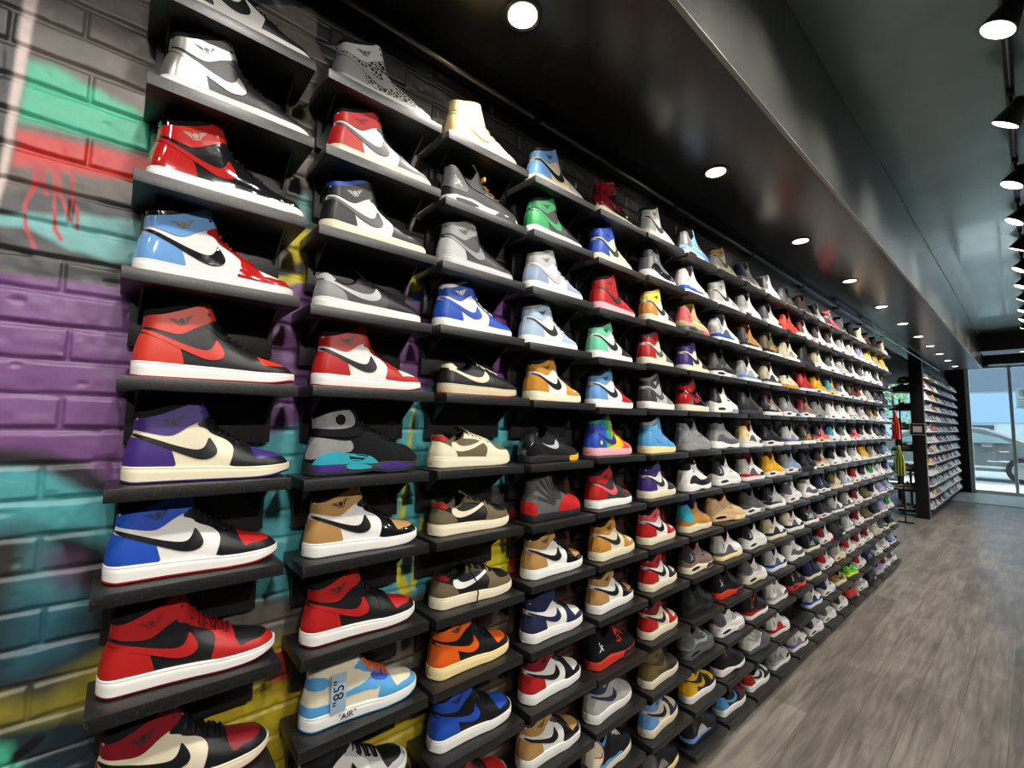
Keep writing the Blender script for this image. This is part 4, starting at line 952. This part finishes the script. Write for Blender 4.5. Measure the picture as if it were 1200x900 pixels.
a(3,2,MI,'h:g q:k e:k t:k s:g m:W b:k w:L l:Y g:k d:k', 'black and dark grey with yellow lace tab')
a(3,3,H,'h:L c:G q:D s:G e:D t:g m:L w:k n:G', 'pale grey and charcoal')
a(3,4,H,'h:B c:B q:W s:B e:B t:B m:W l:W n:W w:W', 'royal blue and white with white laces')
a(3,5,LO,'h:K q:K s:C e:K t:K c:C m:c o:R l:C', 'black with cream stripe and cream sole')
a(3,6,RV,'h:C q:As s:C e:C t:As c:R m:C l:C n:A', 'cream and olive with red heel tab')
a(3,7,RV,'h:As q:K s:C e:As t:K c:R m:C l:k n:A', 'brown suede and black with cream stripe')
a(3,8,RV,'h:As q:K s:W e:As t:Ks c:r m:C l:K n:K', 'brown suede and black with dangling black lace')
a(3,9,H,'h:O c:O q:K s:O e:K t:O m:o w:k', 'orange and black')
a(3,10,H,'h:B c:B q:K s:B e:K t:B m:W w:N', 'royal blue and black')
a(3,11,H,'h:K c:K q:K s:K e:R t:R m:W', 'black with red toe')
a(4,1,H,'h:b c:b q:C s:K e:S t:C m:C w:N n:K', 'sky blue and cream with black stripe')
a(4,2,H,'h:E c:E q:D s:E e:K t:K m:W w:k', 'green and black')
a(4,3,H,'h:q c:L q:W s:L e:q t:W m:W l:W w:g n:G', 'pale blue-grey and white, white-laced')
a(4,4,H,'h:Z c:Z q:W s:k e:Z t:W m:W o:b l:W w:k n:G', 'pale blue suede and white with black stripe')
a(4,5,H,'h:Hs c:Hs q:W s:K e:Hs t:W m:C w:a', 'ochre suede and white')
a(4,6,RN,'q:K h:Kp s:L m:K b:Y n:K', 'black with yellow toe sole')
a(4,7,RB,'q:g s:D e:R h:R m:K o:K n:k g:k', 'dark grey ribbed with red toe and heel')
a(4,8,H,'h:T c:T q:W s:K e:Kp t:T n:Kp m:W w:a', 'gold and white with glossy black toe')
a(4,9,H,'h:N c:N q:W s:N e:N t:W m:W w:N n:N', 'navy and white')
a(4,10,H,'h:R c:r q:W s:K e:K t:W m:W w:K', 'red, white and black')
a(4,11,H,'h:T c:T q:W s:K e:Kp t:T n:Kp m:W w:a', 'gold and white with glossy black toe')
a(4,12,H,'h:N c:N q:N s:K e:K t:N m:W', 'dark navy and black')
a(5,1,H,'h:rp c:rp q:Kp s:rp e:Kp t:Kp n:rp m:C', 'glossy dark red and black')
a(5,2,H,'h:B c:B q:C s:k e:C t:W m:C w:N l:C n:B', 'blue and cream')
a(5,3,H,'h:R c:R q:R s:k e:R t:R m:I w:k', 'all red with black stripe')
a(5,4,H,'h:M c:M q:W s:k e:k t:k m:W w:k', 'mint green, white and black')
a(5,5,H,'h:bp c:bp q:W s:k e:R t:R m:W n:Kp l:r w:k', 'sky blue, white and red')
a(5,6,H,'h:B c:TD q:TD s:P e:TD t:TD m:I l:O n:E w:E', 'rainbow tie-dye with pink sole')
a(5,7,H,'h:R c:R q:D s:i e:D t:R m:W w:k', 'red and charcoal')
a(5,8,H,'h:H c:H q:C s:k e:H t:W m:C w:a', 'ochre and cream with white toe')
a(5,9,H,'h:T c:T q:W s:K e:Kp t:T n:Kp m:W w:a', 'gold and white with glossy black toe')
a(5,10,MI,'h:Ks q:Ks e:Ks t:Ks s:R m:X b:k w:W l:R g:k d:X', 'black with bright red sole')
a(5,11,H,'h:S c:N q:S s:N e:S t:S m:W l:S n:N w:L', 'off-white with navy collar and stripe')
a(5,12,PS,'h:C q:K k:K b:b n:b m:C e:K t:K g:K w:R l:W', 'black with cream heel and blue collar')
a(6,1,H,'h:L c:L q:W s:k e:L t:W m:C w:k', 'pale grey and white')
a(6,2,WV,'q:g e:Kp c:k m:W w:L g:g', 'grey and glossy black')
a(6,3,H,'h:H c:y q:W s:k e:k t:W m:C n:t w:K', 'orange and neon yellow')
a(6,4,H,'h:R c:R q:C s:g e:g t:C m:C n:g', 'red and cream, grey-collared')
a(6,5,H,'h:D c:D q:L s:g e:G t:L m:W n:G w:L', 'charcoal and pale grey')
a(6,6,H,'h:U c:U q:U s:b e:U t:U m:o n:S w:W', 'all sky blue with cream sole')
a(6,7,H,'h:P c:P q:W s:k e:k t:P m:C w:N', 'purple, white and black')
a(6,8,H,'h:Rs c:i q:W s:K e:R t:W m:C w:r', 'red suede and white')
a(6,9,H,'h:R c:R q:W s:K e:k t:W m:C w:K', 'red, white and black with white toe')
a(6,10,H,'h:R c:r q:C s:k e:R t:C m:C w:r', 'red and cream')
a(6,11,H,'h:V c:V q:a s:V e:k t:a m:C n:V', 'olive and dark brown')
a(6,12,H,'h:b c:b q:C s:K e:N t:C m:C w:N', 'university blue and cream')
a(6,13,PO,'h:g q:K k:G b:k n:K m:o e:K t:K g:K w:G', 'black and grey with yellowed sole')
# mid-top columns: short codes, one row per line
a(7,1,MI,'h:g q:Z e:b t:Z s:k m:W b:b w:r l:W', 'light blue with grey heel')
a(7,2,PO,'h:W q:W k:S b:B n:W m:W e:W t:W w:r', 'white with blue band')
a(7,3,MI,'h:i q:o e:t t:i s:A m:g b:i w:k n:o g:o d:k', 'beige and salmon')
a(7,4,H,'h:P c:P q:C s:k e:k t:P m:C w:N', 'purple and cream')
a(7,5,H,'h:Rp c:Rp q:Kp s:Rp e:Kp t:Kp n:Kp m:C l:i', 'glossy red and black')
a(7,6,MI,'h:Gs q:Gs e:Gs t:Gs s:g m:G b:G w:g n:G g:G d:G', 'all grey suede')
a(7,7,WV,'q:W e:K c:K m:W w:K g:W l:W', 'white and black')
a(7,8,MI,'h:Q q:H e:H t:H s:F m:C b:C w:Q n:F g:L d:C', 'teal, purple and ochre')
a(7,9,MI,'h:k q:J e:J t:J s:k m:C b:D w:L n:r g:J', 'mauve brown with dark heel')
a(7,10,MI,'h:K q:K e:K t:K s:k m:K b:k w:k n:K g:K', 'all black')
a(7,11,MI,'h:g q:z e:g t:g s:D m:g b:g w:g n:g g:z', 'grey-green')
a(7,12,H,'h:Y c:Y q:K s:Y e:K t:Y m:W n:K w:a l:Y', 'yellow and black')
a(7,13,PO,'h:K q:K k:L b:b n:K m:K e:K t:K g:K w:g', 'black with pale side window')
a(8,1,H,'h:L c:T q:C s:V e:S t:S m:C n:K', 'brown-collared beige')
a(8,2,H,'h:S c:S q:W s:D e:S t:W m:W n:L w:g', 'pale grey and white')
a(8,3,PO,'h:S q:W k:g b:B n:q m:W e:W t:W w:g', 'white with blue sole band')
a(8,4,MI,'h:k q:g e:k t:k s:G m:W b:L w:G n:k g:g', 'charcoal and black')
a(8,5,MI,'h:K q:W e:W t:W s:k m:W b:q w:g n:K g:N d:K', 'white with black heel and navy toe sole')
a(8,6,WV,'q:G e:g c:g m:W w:L g:G l:L n:G', 'grey with white sole')
a(8,7,MI,'h:K q:W e:W t:W s:L m:W b:W w:W n:K g:W d:K', 'white with black heel')
a(8,8,MI,'h:t q:t e:t t:t s:T m:t b:o w:i n:i g:t', 'tan with salmon collar')
a(8,9,PO,'h:S q:W k:g b:g n:r m:o e:W t:W w:k', 'white with grey window and yellowish sole')
a(8,10,MI,'h:K q:K e:K t:K s:k m:X b:N w:W n:K g:K d:X', 'black with red sole')
a(8,11,MI,'h:g q:W e:W t:W s:G m:W b:S w:k n:g', 'white with grey heel')
a(8,12,WV,'q:K e:K c:K m:W o:r w:i g:K l:k', 'black with white and red sole')
a(8,13,LO,'h:U q:K s:U e:k t:r c:U m:W l:K', 'light blue, black and burgundy')
FAR = '''
9 MI h:N q:G e:G t:G s:g m:W n:N | MI h:S q:W e:W t:W s:L m:W | PO h:k q:H k:T b:k n:O m:W e:G w:W | PO h:S q:W k:S b:b n:K m:W w:r | PO h:k q:D k:k b:k n:K m:D e:g w:g g:D | PS h:o q:W k:g b:W n:R m:W w:R | PS h:S q:W k:g b:R n:R m:W w:r | MI h:D q:g e:g t:g s:k m:W b:G n:K | MI h:K q:W e:W t:W s:L m:W n:K w:W d:K | MI h:g q:S e:W t:W s:G m:C n:r | PO h:K q:K k:K b:R n:X m:W e:K g:X w:X | RB q:W s:S e:g h:W m:g o:k n:V g:W | LO h:R q:W s:k e:K t:W c:R m:W
10 MI h:g q:W e:S t:W s:g m:W n:W | PO h:g q:S k:S b:L n:K m:W | PO h:A q:V k:T b:K n:V m:W e:S | PO h:c q:W k:D b:g n:K m:W | PS h:k q:J k:S b:K n:r m:W e:S w:C | MI h:K q:K e:K t:K s:g m:W b:W n:K | MI h:Y q:Y e:Y t:Y s:v m:W b:W w:v n:Y g:Y | PS h:k q:S k:S b:k n:K m:W e:W g:R w:L | PS h:c q:W k:D b:N n:K m:C w:P | PO h:S q:W k:g b:B n:P m:W w:g | PO h:W q:W k:S b:S n:W m:W w:g | PO h:W q:W k:R b:R n:W m:W e:W | PO h:G q:L k:G b:L n:G m:W
11 PS h:g q:D k:G b:g n:K m:C e:k | MI h:X q:X e:X t:X s:i m:X n:K g:X | PO h:c q:C k:G b:c n:K m:W | LO h:C q:C s:c e:S t:t c:C m:H l:W | MI h:G q:G e:G t:G s:g m:W b:k w:W n:K | PO h:L q:L k:G b:F n:K m:W w:k | MI h:G q:q e:q t:q s:g m:W b:k w:r n:K | MI h:g q:W e:W t:W s:g m:W b:D w:r n:W | PS h:C q:W k:g b:k n:r m:W w:a | WV q:W e:g c:v m:W w:g | MI h:K q:K e:K t:K s:i m:X b:i w:W n:K g:K | - | PO h:L q:W k:G b:F n:W m:W
12 MI h:J q:J e:J t:J s:k m:W n:k g:J | MI h:r q:W e:W t:W s:g m:W n:r b:i | H h:K c:K q:K s:K e:K t:K m:K | PO h:R q:R k:R b:R n:R m:W e:R g:R | MI h:r q:J e:J t:J s:t m:W b:W n:r | PO h:k q:K k:H b:V n:r m:W e:G w:W | MI h:K q:K e:K t:K s:g m:k b:W n:K | WV q:W e:g c:v m:W w:k g:W | PS h:K q:g k:S b:K n:r m:W e:i w:W | PO h:K q:K k:G b:k n:N m:C e:K | PO h:N q:N k:K b:N n:N m:C e:K g:i | PO h:S q:W k:N b:B n:P m:W | MI h:k q:W e:W t:W s:L m:W n:W
13 MI h:K q:S e:S t:L s:S m:W n:K | MI h:K q:W e:W t:W s:i m:W b:i n:r | MI h:c q:W e:W t:W s:S m:W n:c | MI h:Y q:Y e:Y t:Y s:g m:W n:k g:Y | MI h:G q:G e:G t:G s:g m:G n:K | MI h:K q:i e:i t:i s:k m:C w:W n:K | MI h:K q:T e:t t:T s:k m:W n:K | MI h:N q:N e:k t:N s:g m:W w:W n:N g:W | MI h:K q:K e:k t:K s:r m:W b:G n:K | MI h:r q:W e:W t:W s:R m:W b:R g:R | MI h:R q:W e:W t:W s:R m:W b:k n:K | MI h:N q:W e:W t:W s:K m:W b:b n:N | MI h:g q:W e:W t:W s:S m:W b:W n:k
14 H h:k c:k q:g s:i e:i t:I m:i n:i w:W | MI h:K q:W e:W t:W s:g m:W n:r | MI h:g q:W e:W t:W s:g m:W | MI h:Q q:b e:Y t:Y s:F m:C n:F g:l | MI h:W q:W e:W t:W s:L m:W n:G | MI h:Q q:W e:W t:W s:L m:W n:K b:b | MI h:K q:W e:W t:W s:K m:W n:K | PO h:V q:c k:c b:c n:V m:C | PO h:S q:W k:g b:g n:K m:W | MI h:D q:D e:k t:D s:g m:k n:K | MI h:S q:C e:C t:W s:R m:o n:k | LO h:T q:T s:K e:T t:T c:H m:C | MI h:k q:W e:W t:W s:g m:W n:k
15 H h:L c:L q:W s:k e:g t:W m:W | MI h:S q:W e:W t:W s:S m:W | MI h:S q:W e:S t:W s:g m:W | MI h:g q:W e:W t:W s:g m:W d:K | MI h:W q:W e:W t:W s:S m:W | MI h:g q:W e:W t:W s:S m:W n:K b:C | MI h:K q:W e:W t:W s:K m:W b:F n:K | PO h:L q:W k:q b:l n:G m:W | PO h:G q:W k:D b:g n:W m:W | PO h:S q:W k:S b:S n:L m:W | MI h:R q:W e:W t:W s:R m:W b:R | RN q:f h:f s:E m:y b:y n:K | RN q:X h:X s:X m:k b:W n:K
16 H h:K c:K q:K s:k e:K t:K m:W | MI h:W q:W e:W t:W s:L m:W | MI h:K q:W e:W t:W s:K m:W n:K d:K | MI h:a q:r e:a t:a s:k m:W n:K | MI h:W q:W e:S t:W s:S m:W | MI h:K q:i e:i t:i s:k m:W w:W n:K | MI h:S q:W e:W t:W s:L m:W | MI h:R q:W e:W t:W s:r m:W b:R n:K | MI h:r q:W e:W t:W s:k m:W b:i | MI h:r q:W e:W t:W s:k m:W b:i | MI h:r q:W e:W t:W s:r m:W b:r | MI h:R q:W e:W t:W s:r m:W b:k | MI h:S q:S e:W t:L s:G m:W
17 H h:o c:o q:t s:o e:o t:o m:C | PO h:l q:l k:q b:W n:l m:W | MI h:g q:S e:W t:W s:g m:W | MI h:r q:W e:W t:W s:r m:W b:i n:r | MI h:S q:S e:W t:L s:S m:W | MI h:K q:W e:W t:I s:L m:W n:K | PO h:Y q:Y k:Y b:W n:Y m:W g:Y | MI h:k q:W e:W t:W s:g m:W n:k | PO h:V q:V k:A b:k n:D m:W | PO h:V q:A k:V b:k n:k m:C | MI h:r q:W e:W t:W s:k m:W b:i | PO h:N q:N k:q b:N n:N m:k g:N | MI h:K q:K e:K t:K s:g m:k b:L
18 H h:k c:K q:K s:i e:k t:i m:k | MI h:Y q:W e:W t:Y s:g m:W | MI h:W q:W e:W t:W s:G m:W | PO h:S q:S k:S b:S n:k m:W | PO h:a q:T k:S b:S n:K m:S | MI h:K q:W e:W t:I s:k m:W n:K | PO h:v q:S k:c b:S n:V m:W | MI h:E q:W e:W t:W s:R m:W b:S n:N | MI h:K q:W e:W t:W s:k m:W n:K | PO h:K q:K k:K b:k n:K m:C | H h:C c:C q:S s:C e:C t:C m:S | MI h:g q:W e:W t:W s:G m:W | LO h:l q:l s:q e:l t:l c:P m:S
19 H h:k c:K q:a s:k e:S t:k m:W | MI h:Y q:S e:S t:W s:g m:W | MI h:k q:S e:W t:W s:k m:W n:K | MI h:K q:g e:k t:K s:g m:S n:K | MI h:a q:W e:W t:S s:T m:W | MI h:g q:k e:k t:K s:k m:W n:K | MI h:K q:k e:k t:k s:g m:W n:K | MI h:W q:W e:W t:W s:R m:W b:R | PO h:l q:l k:l b:q n:l m:W | PO h:l q:l k:l b:S n:q m:W | MI h:g q:S e:k t:g s:k m:W | MI h:S q:W e:W t:W s:G m:W | MI h:r q:l e:W t:W s:i m:W
20 H h:c c:t q:W s:a e:C t:W m:W | MI h:Y q:Y e:Y t:W s:g m:W n:Y | MI h:K q:D e:k t:K s:k m:K | MI h:K q:k e:k t:K s:D m:k | MI h:q q:L e:q t:l s:O m:W | MI h:k q:q e:q t:W s:N m:W n:K | MI h:q q:q e:Z t:Z s:k m:W n:K | MI h:N q:q e:Z t:q s:N m:W | MI h:Z q:Z e:q t:q s:b m:W | MI h:E q:S e:W t:S s:V m:W | MI h:K q:K e:k t:K s:k m:C | PO h:q q:Z k:S b:B n:b m:W | MI h:g q:G e:W t:G s:g m:W
'''
NAMES = dict(K='black', k='dark grey', W='white', C='cream', c='beige', R='red', r='maroon', P='purple', B='blue', b='light blue', U='sky blue', N='navy', G='grey', g='grey', L='pale grey', S='off-white', D='charcoal',
    O='orange', Y='yellow', y='neon yellow', M='mint', E='green', T='tan', t='tan', H='ochre', A='olive brown', a='dark brown', V='olive', v='khaki', Q='teal', q='grey-blue', I='pink', i='salmon red', X='bright red', Z='ice blue',
    z='grey-green', J='mauve brown', F='violet', f='lime green', l='lilac', o='butter yellow', w='white')
FM = dict(H=H, LO=LO, RV=RV, MI=MI, PO=PO, PS=PS, WV=WV, RB=RB, ST=ST, RN=RN)
for line in FAR.strip().split('\n'):
    c, rest = line.split(' ', 1); c = int(c)
    for r, cell in enumerate(rest.split('|'), 1):
        cell = cell.strip()
        if cell == '-': continue
        f, s = cell.split(' ', 1); d = S(s)
        qn, hn, bn = NAMES[d['q'][0]], NAMES[d.get('h', d.get('c', 'W'))[0]], NAMES[d.get('b', d.get('s', 'W'))[0]]
        txt = ('all %s' % qn if qn == hn else '%s with %s heel' % (qn, hn))
        a(c, r, FM[f], s, txt)
YAW_J = random.Random(11)
SPECIAL = {}
for c in range(1, 21):
    for r in range(1, 14):
        if c == 1 and r > 9 or c == 2 and r > 10 or c == 3 and r > 11 or c == 4 and r > 12 or c == 5 and r > 12: continue
        yc, z = make_shelf(c, r, c < 9)
        if (c, r) not in A: continue
        f, s, d = A[(c, r)]
        label = '%s %s sneaker, %s shelf down, %s column' % (d, KIND[f][1], ORD[r], ORD[c])
        if c == 8 and r == 8: rz, dx = math.radians(-12), 0
        else: rz, dx = math.radians({1: .5, 2: .5, 3: 3, 4: 5, 5: 7, 6: 7, 7: 4}.get(c, .5)+YAW_J.uniform(-1.8, 1.8)), YAW_J.uniform(-.003, .003)
        xx = -.080+dx
        if r <= 3: xx = -.068+dx
        SPECIAL[(c, r)] = make_shoe(f, S(s), (xx, yc+.011+YAW_J.uniform(-.005, .005), z+.0003), rz, label, small=(c > 12))

# extra details on single shoes
def text_mesh(body, size, ext=.0004):
    cu = bpy.data.curves.new('t', 'FONT'); cu.body = body; cu.size = size; cu.extrude = ext; cu.align_x = 'CENTER'; cu.align_y = 'CENTER'
    o = bpy.data.objects.new('t', cu); COL.objects.link(o); dg = bpy.context.evaluated_depsgraph_get()
    me = bpy.data.meshes.new_from_object(o.evaluated_get(dg)); bpy.data.objects.remove(o); return me
sh = SPECIAL[(2, 9)]
tg = MB().box(.0415, .0427, -.090, -.055, .030, .116, .0005).build('hang_tag', smat('Z'), sh); tg['label'] = 'light blue hanging tag printed "85"'
t1 = link('tag_number', text_mesh('"85"', .034), smat('K'), tg, (.0431, -.0715, .074)); t1.rotation_euler = Matrix(((0, 0, 1), (0, -1, 0), (1, 0, 0))).to_euler()
t2 = link('sole_lettering', text_mesh('"AIR"', .019), smat('K'), sh, (.0428, -.050, .0165)); t2.rotation_euler = (PI/2, 0, PI/2)
t2['label'] = 'black "AIR" lettering on the white sole'
tg.select_set(False)
for ch in list(sh.children):
    if ch.name.startswith(('heel_panel', 'side_stripe')): bpy.data.objects.remove(ch)
def extra(n, poly, code, off=.16): return link(n, cmscale(patch(LH, [poly], off, smooth=1)).mesh(n, angle=50), smat(code), sh)
extra('heel_foot', [(-1, 2), (-1, 5.4), (3, 5.2), (6.4, 4.8), (7.2, 2)], 'U'); extra('heel_patch', [(-1, 8.6), (-1, 10.8), (2, 11.2), (5, 10.6), (5.6, 8.2)], 'U')
extra('straight_stripe', [(8.4, 6.2), (14.0, 6.9), (16.0, 7.7), (18.2, 7.4), (17.6, 4.6), (14.6, 5.4), (8.4, 5.2)], 'U', .2)
extra('fold_tab', [(15.6, 8.3), (16.0, 6.6), (20.2, 5.6), (20.6, 7.0)], 'B', .3)
# dangling lace on the brown low-top
sh = SPECIAL[(3, 8)]
MB().tube([(.012, -.02, .105), (.032, -.035, .09), (.047, -.022, .06), (.054, -.02, .03), (.058, -.028, .004), (.056, -.05, .003)], .0022, 6).build('hanging_lace', smat('K'), sh)
sh = SPECIAL[(5, 6)]
MB().lathe([(.0, 0), (.0085, 0), (.0085, .0015), (.0, .0016)], (.0368, -.105, .052), 20, axis='x').build('smiling_badge', smat('y'), sh)
# lace toggle
sh = SPECIAL[(3, 2)]
MB().box(.014, .030, -.012, -.004, .118, .132, .002).build('lace_lock', smat('Y'), sh)
sh = SPECIAL[(5, 10)]
MB().box(.016, .030, -.022, .0, .088, .112, .003).build('lace_lock', smat('X'), sh)

# ------------------------------------------------------------------ the far shoe display (behind the end panel)
FX = -.14; FYA = 10.62; FYB = 15.55
farrow_m = pm('ledge_far_black', '161617', .55)
rr = random.Random(3)
codes = ['W', 'S', 'W', 'L', 'W', 'C', 'K', 'G', 'W', 'R', 'Y', 'b', 'J', 'W', 'g', 'q']
nrow = 13; far_count = 0
stuff = MB(); smats = []
def base_mesh_data(fn, keep):
    out = []
    for n, slot, me, pr in FAM[fn]:
        if n in keep: out.append((slot, np.array([v.co[:] for v in me.vertices]), [tuple(p.vertices) for p in me.polygons]))
    return out
SD = {f: base_mesh_data(f, ('upper', 'midsole', 'heel_panel', 'lining')) for f in ('mid',)}
matlist = [smat('W'), smat('L'), smat('C'), smat('K'), smat('R'), smat('g'), smat('q'), smat('Ks')]; mcodes = ['W', 'L', 'C', 'K', 'R', 'g', 'q', 'Ks']
for r in range(nrow):
    z = 2.40-.1890*r
    if z < .05: z = .05
    o = tag(empty('long_ledge', (FX, FYA, z)), 'long black ledge of the far shoe display, %s from the top' % ORD[r+1], 'shelf', 'long ledges of the far display')
    MB().box(-.139, 0, 0, FYB-FYA, -.014, 0, .001).build('ledge_board', farrow_m, o)
    for c in range(16):
        y = FYA+.16+c*.30
        h, q = rr.choice(codes), rr.choice(['W', 'W', 'S', 'L', 'C', 'K', 'W', 'g', 'R', 'q', 'Y', 'J'])
        if far_count < 46 and c < 4:
            f = rr.choice(['mid', 'pointed', 'mid', 'high'])
            d = NAMES[q]+(' and '+NAMES[h]+'-heeled' if h != q else '')
            make_shoe(f, S('h:%s q:%s e:%s t:%s s:g m:W n:k c:%s' % (h, q, q, q, h)), (FX-.055, y, z+.0003), math.radians(rr.uniform(-10, -2)),
                      '%s sneaker, %s from the end panel, far display ledge %s down' % (d, ORD[c+1], ORD[r+1]), 'sneakers on the far display',
                      only=('upper', 'midsole', 'heel_panel', 'lining', 'side_wing', 'toe_box', 'tongue', 'ankle_panel', 'toe_guard')); far_count += 1
        else:
            ang = math.radians(rr.uniform(-10, -2)); ca, sa = math.cos(ang), math.sin(ang)
            qq_ = rr.choice([0, 0, 1, 2, 0, 3, 4, 5, 6]); hh_ = rr.choice([0, 1, 3, 4, 5])
            for slot, V, Fc in SD['mid']:
                mi = {'q': qq_, 'm': 0, 'h': hh_, 'n': 7}[slot]
                X = V[:, 0]*ca-V[:, 1]*sa+FX-.055; Yy = V[:, 0]*sa+V[:, 1]*ca+y; Zz = V[:, 2]+z+.0003
                stuff.add(list(zip(X.tolist(), Yy.tolist(), Zz.tolist())), Fc, mi)
me = stuff.mesh('more_sneakers', angle=50)
for m in matlist: me.materials.append(m)
mo = bpy.data.objects.new('more_sneakers', me); COL.objects.link(mo)
tag(mo, 'small distant sneakers crowding the far end of the far display ledges', 'sneakers', kind='stuff')
# ledges reaching out behind the end panel, each with one shoe across it
for k, (zz, f, s, d) in enumerate([(2.22, 'runner', 'q:N h:E s:W m:W b:f', 'navy and green'), (1.88, 'runner', 'q:r h:r s:k m:k', 'dark maroon'), (1.53, 'low', 'q:W h:L e:W t:W s:L c:W m:W', 'pale white'),
        (1.15, 'runner', 'q:z h:k s:W m:z', 'grey-green'), (.80, 'low', 'q:i h:I e:I t:I s:W c:i m:W', 'pink and salmon'), (.45, 'mid', 'q:L h:k e:g t:W s:k m:W', 'white and grey'), (.10, 'low', 'q:g h:k e:k t:g s:W c:k m:W', 'dark grey')]):
    o = tag(empty('rear_ledge', (-.66, 10.56, zz)), 'short black ledge jutting out behind the end panel, %s from the top' % ORD[k+1], 'shelf', 'ledges behind the end panel')
    MB().box(0, .3185, 0, .6, -.035, 0, .002).build('ledge_board', farrow_m, o)
    make_shoe(f, S(s), (-.50, 10.66, zz+.0003), PI/2+.05, '%s sneaker across the ledge left of the end panel, %s down' % (d, ORD[k+1]), 'sneakers behind the end panel')
cp = tag(empty('baseball_cap', (-.45, 10.72, 2.345)), 'navy and white cap with green brim beside the top of the end panel', 'cap')
mbq = MB(); mbq.lathe([(.095, 0), (.098, .03), (.085, .075), (.05, .105), (.012, .115), (.006, .12)], (0, 0, 0), 20)
mbq.build('crown', smat('N'), cp); MB().lathe([(.05, 0), (.055, .004), (.01, .006)], (-.12, -.03, 0), 16).build('brim', smat('E'), cp); MB().box(-.03, .03, -.1, -.085, .03, .06, .004).build('front_patch', smat('W'), cp)

# things in the passage behind the main wall's end
def cloth(name, loc, w, h, mat_, label, cat, folds=4):
    o = tag(empty(name, loc), label, cat); mb = MB(); v = []; f = []; nx, nz = 18, 14
    for s in (0, 1):
        for i in range(nx+1):
            for j in range(nz+1):
                u, t = i/nx, j/nz; ww = w*(.35+.65*min(1, t*2.2))*(1+.08*t)
                x = (u-.5)*ww; y = .025*math.sin(u*folds*PI*2+t)*(.3+t)+(-.02 if s else .02)*math.sin(u*PI)**.5; v.append((x, y, -h*t+.03*math.sin(u*PI)*(1-t)))
    m = (nx+1)*(nz+1)
    for s in (0, 1):
        for i in range(nx):
            for j in range(nz):
                q = s*m+i*(nz+1)+j; f.append((q, q+nz+1, q+nz+2, q+1))
    for i in range(nx):
        for j in (0, nz): q = i*(nz+1)+j; f.append((q, q+nz+1, q+m+nz+1, q+m))
    mb.add(v, f); mb.build('garment', mat_, o)
    MB().tube([(-w*.2, 0, .0), (0, 0, .05), (w*.2, 0, .0)], .006, 6).tube([(0, 0, .05), (0, 0, .09), (.02, 0, .105)], .003, 6).build('hanger', bead_mat, o)
    return o
cloth('hanging_jacket', (-.33, 9.1, 1.22), .13, .42, pm('jacket_olive_green', '8e9a3e', .8, bump=(200, .3)), 'olive green jacket hanging beyond the end of the shelf wall', 'jacket')
cloth('hanging_shirt', (-.29, 8.7, 1.74), .09, .38, smat('X'), 'bright orange-red shirt hanging beyond the end of the shelf wall', 'shirt')
ck = tag(empty('clothes_rack', (-.36, 9.0, 0)), 'slim black clothes rack holding the olive jacket and orange shirt', 'rack')
MB().tube([(-.02, .7, 0), (-.02, .7, 2.0), (-.02, -.7, 2.0), (-.02, -.7, 0)], .012, 8).build('frame', tb, ck)
MB().tube([(-.12, .7, .012), (.08, .7, .012)], .012, 8).tube([(-.12, -.7, .012), (.08, -.7, .012)], .012, 8).build('foot', tb, ck)
MB().tube([(-.02, -.3, 2.0), (.07, -.3, 1.85)], .004, 6).build('hook', tb, ck); MB().tube([(-.02, .1, 2.0), (.03, .1, 1.33)], .004, 6).build('hook', tb, ck)
tbl = tag(empty('white_table', (-.98, 12.0, 0)), 'low white display table beyond the shelf wall near the rear window', 'table')
MB().box(-.35, .35, -.5, .5, .70, .74, .006).build('table_top', smat('w'), tbl)
for sx in (-.31, .31):
    for sy in (-.46, .46): MB().box(sx-.02, sx+.02, sy-.02, sy+.02, 0, .6995, .003).build('leg', smat('w'), tbl)
# small black bench stand behind
bs = tag(empty('black_display_stand', (-1.15, 13.4, 0)), 'black display stand with shelves in front of the rear window', 'stand')
for sx in (-.18, .18): MB().box(sx-.015, sx+.015, -.3, .3, 0, 1.75, .003).build('upright', tb, bs)
for zz in (.35, .9, 1.3, 1.72): MB().box(-.1645, .1645, -.3, .3, zz, zz+.03, .003).build('shelf_board', tb, bs)
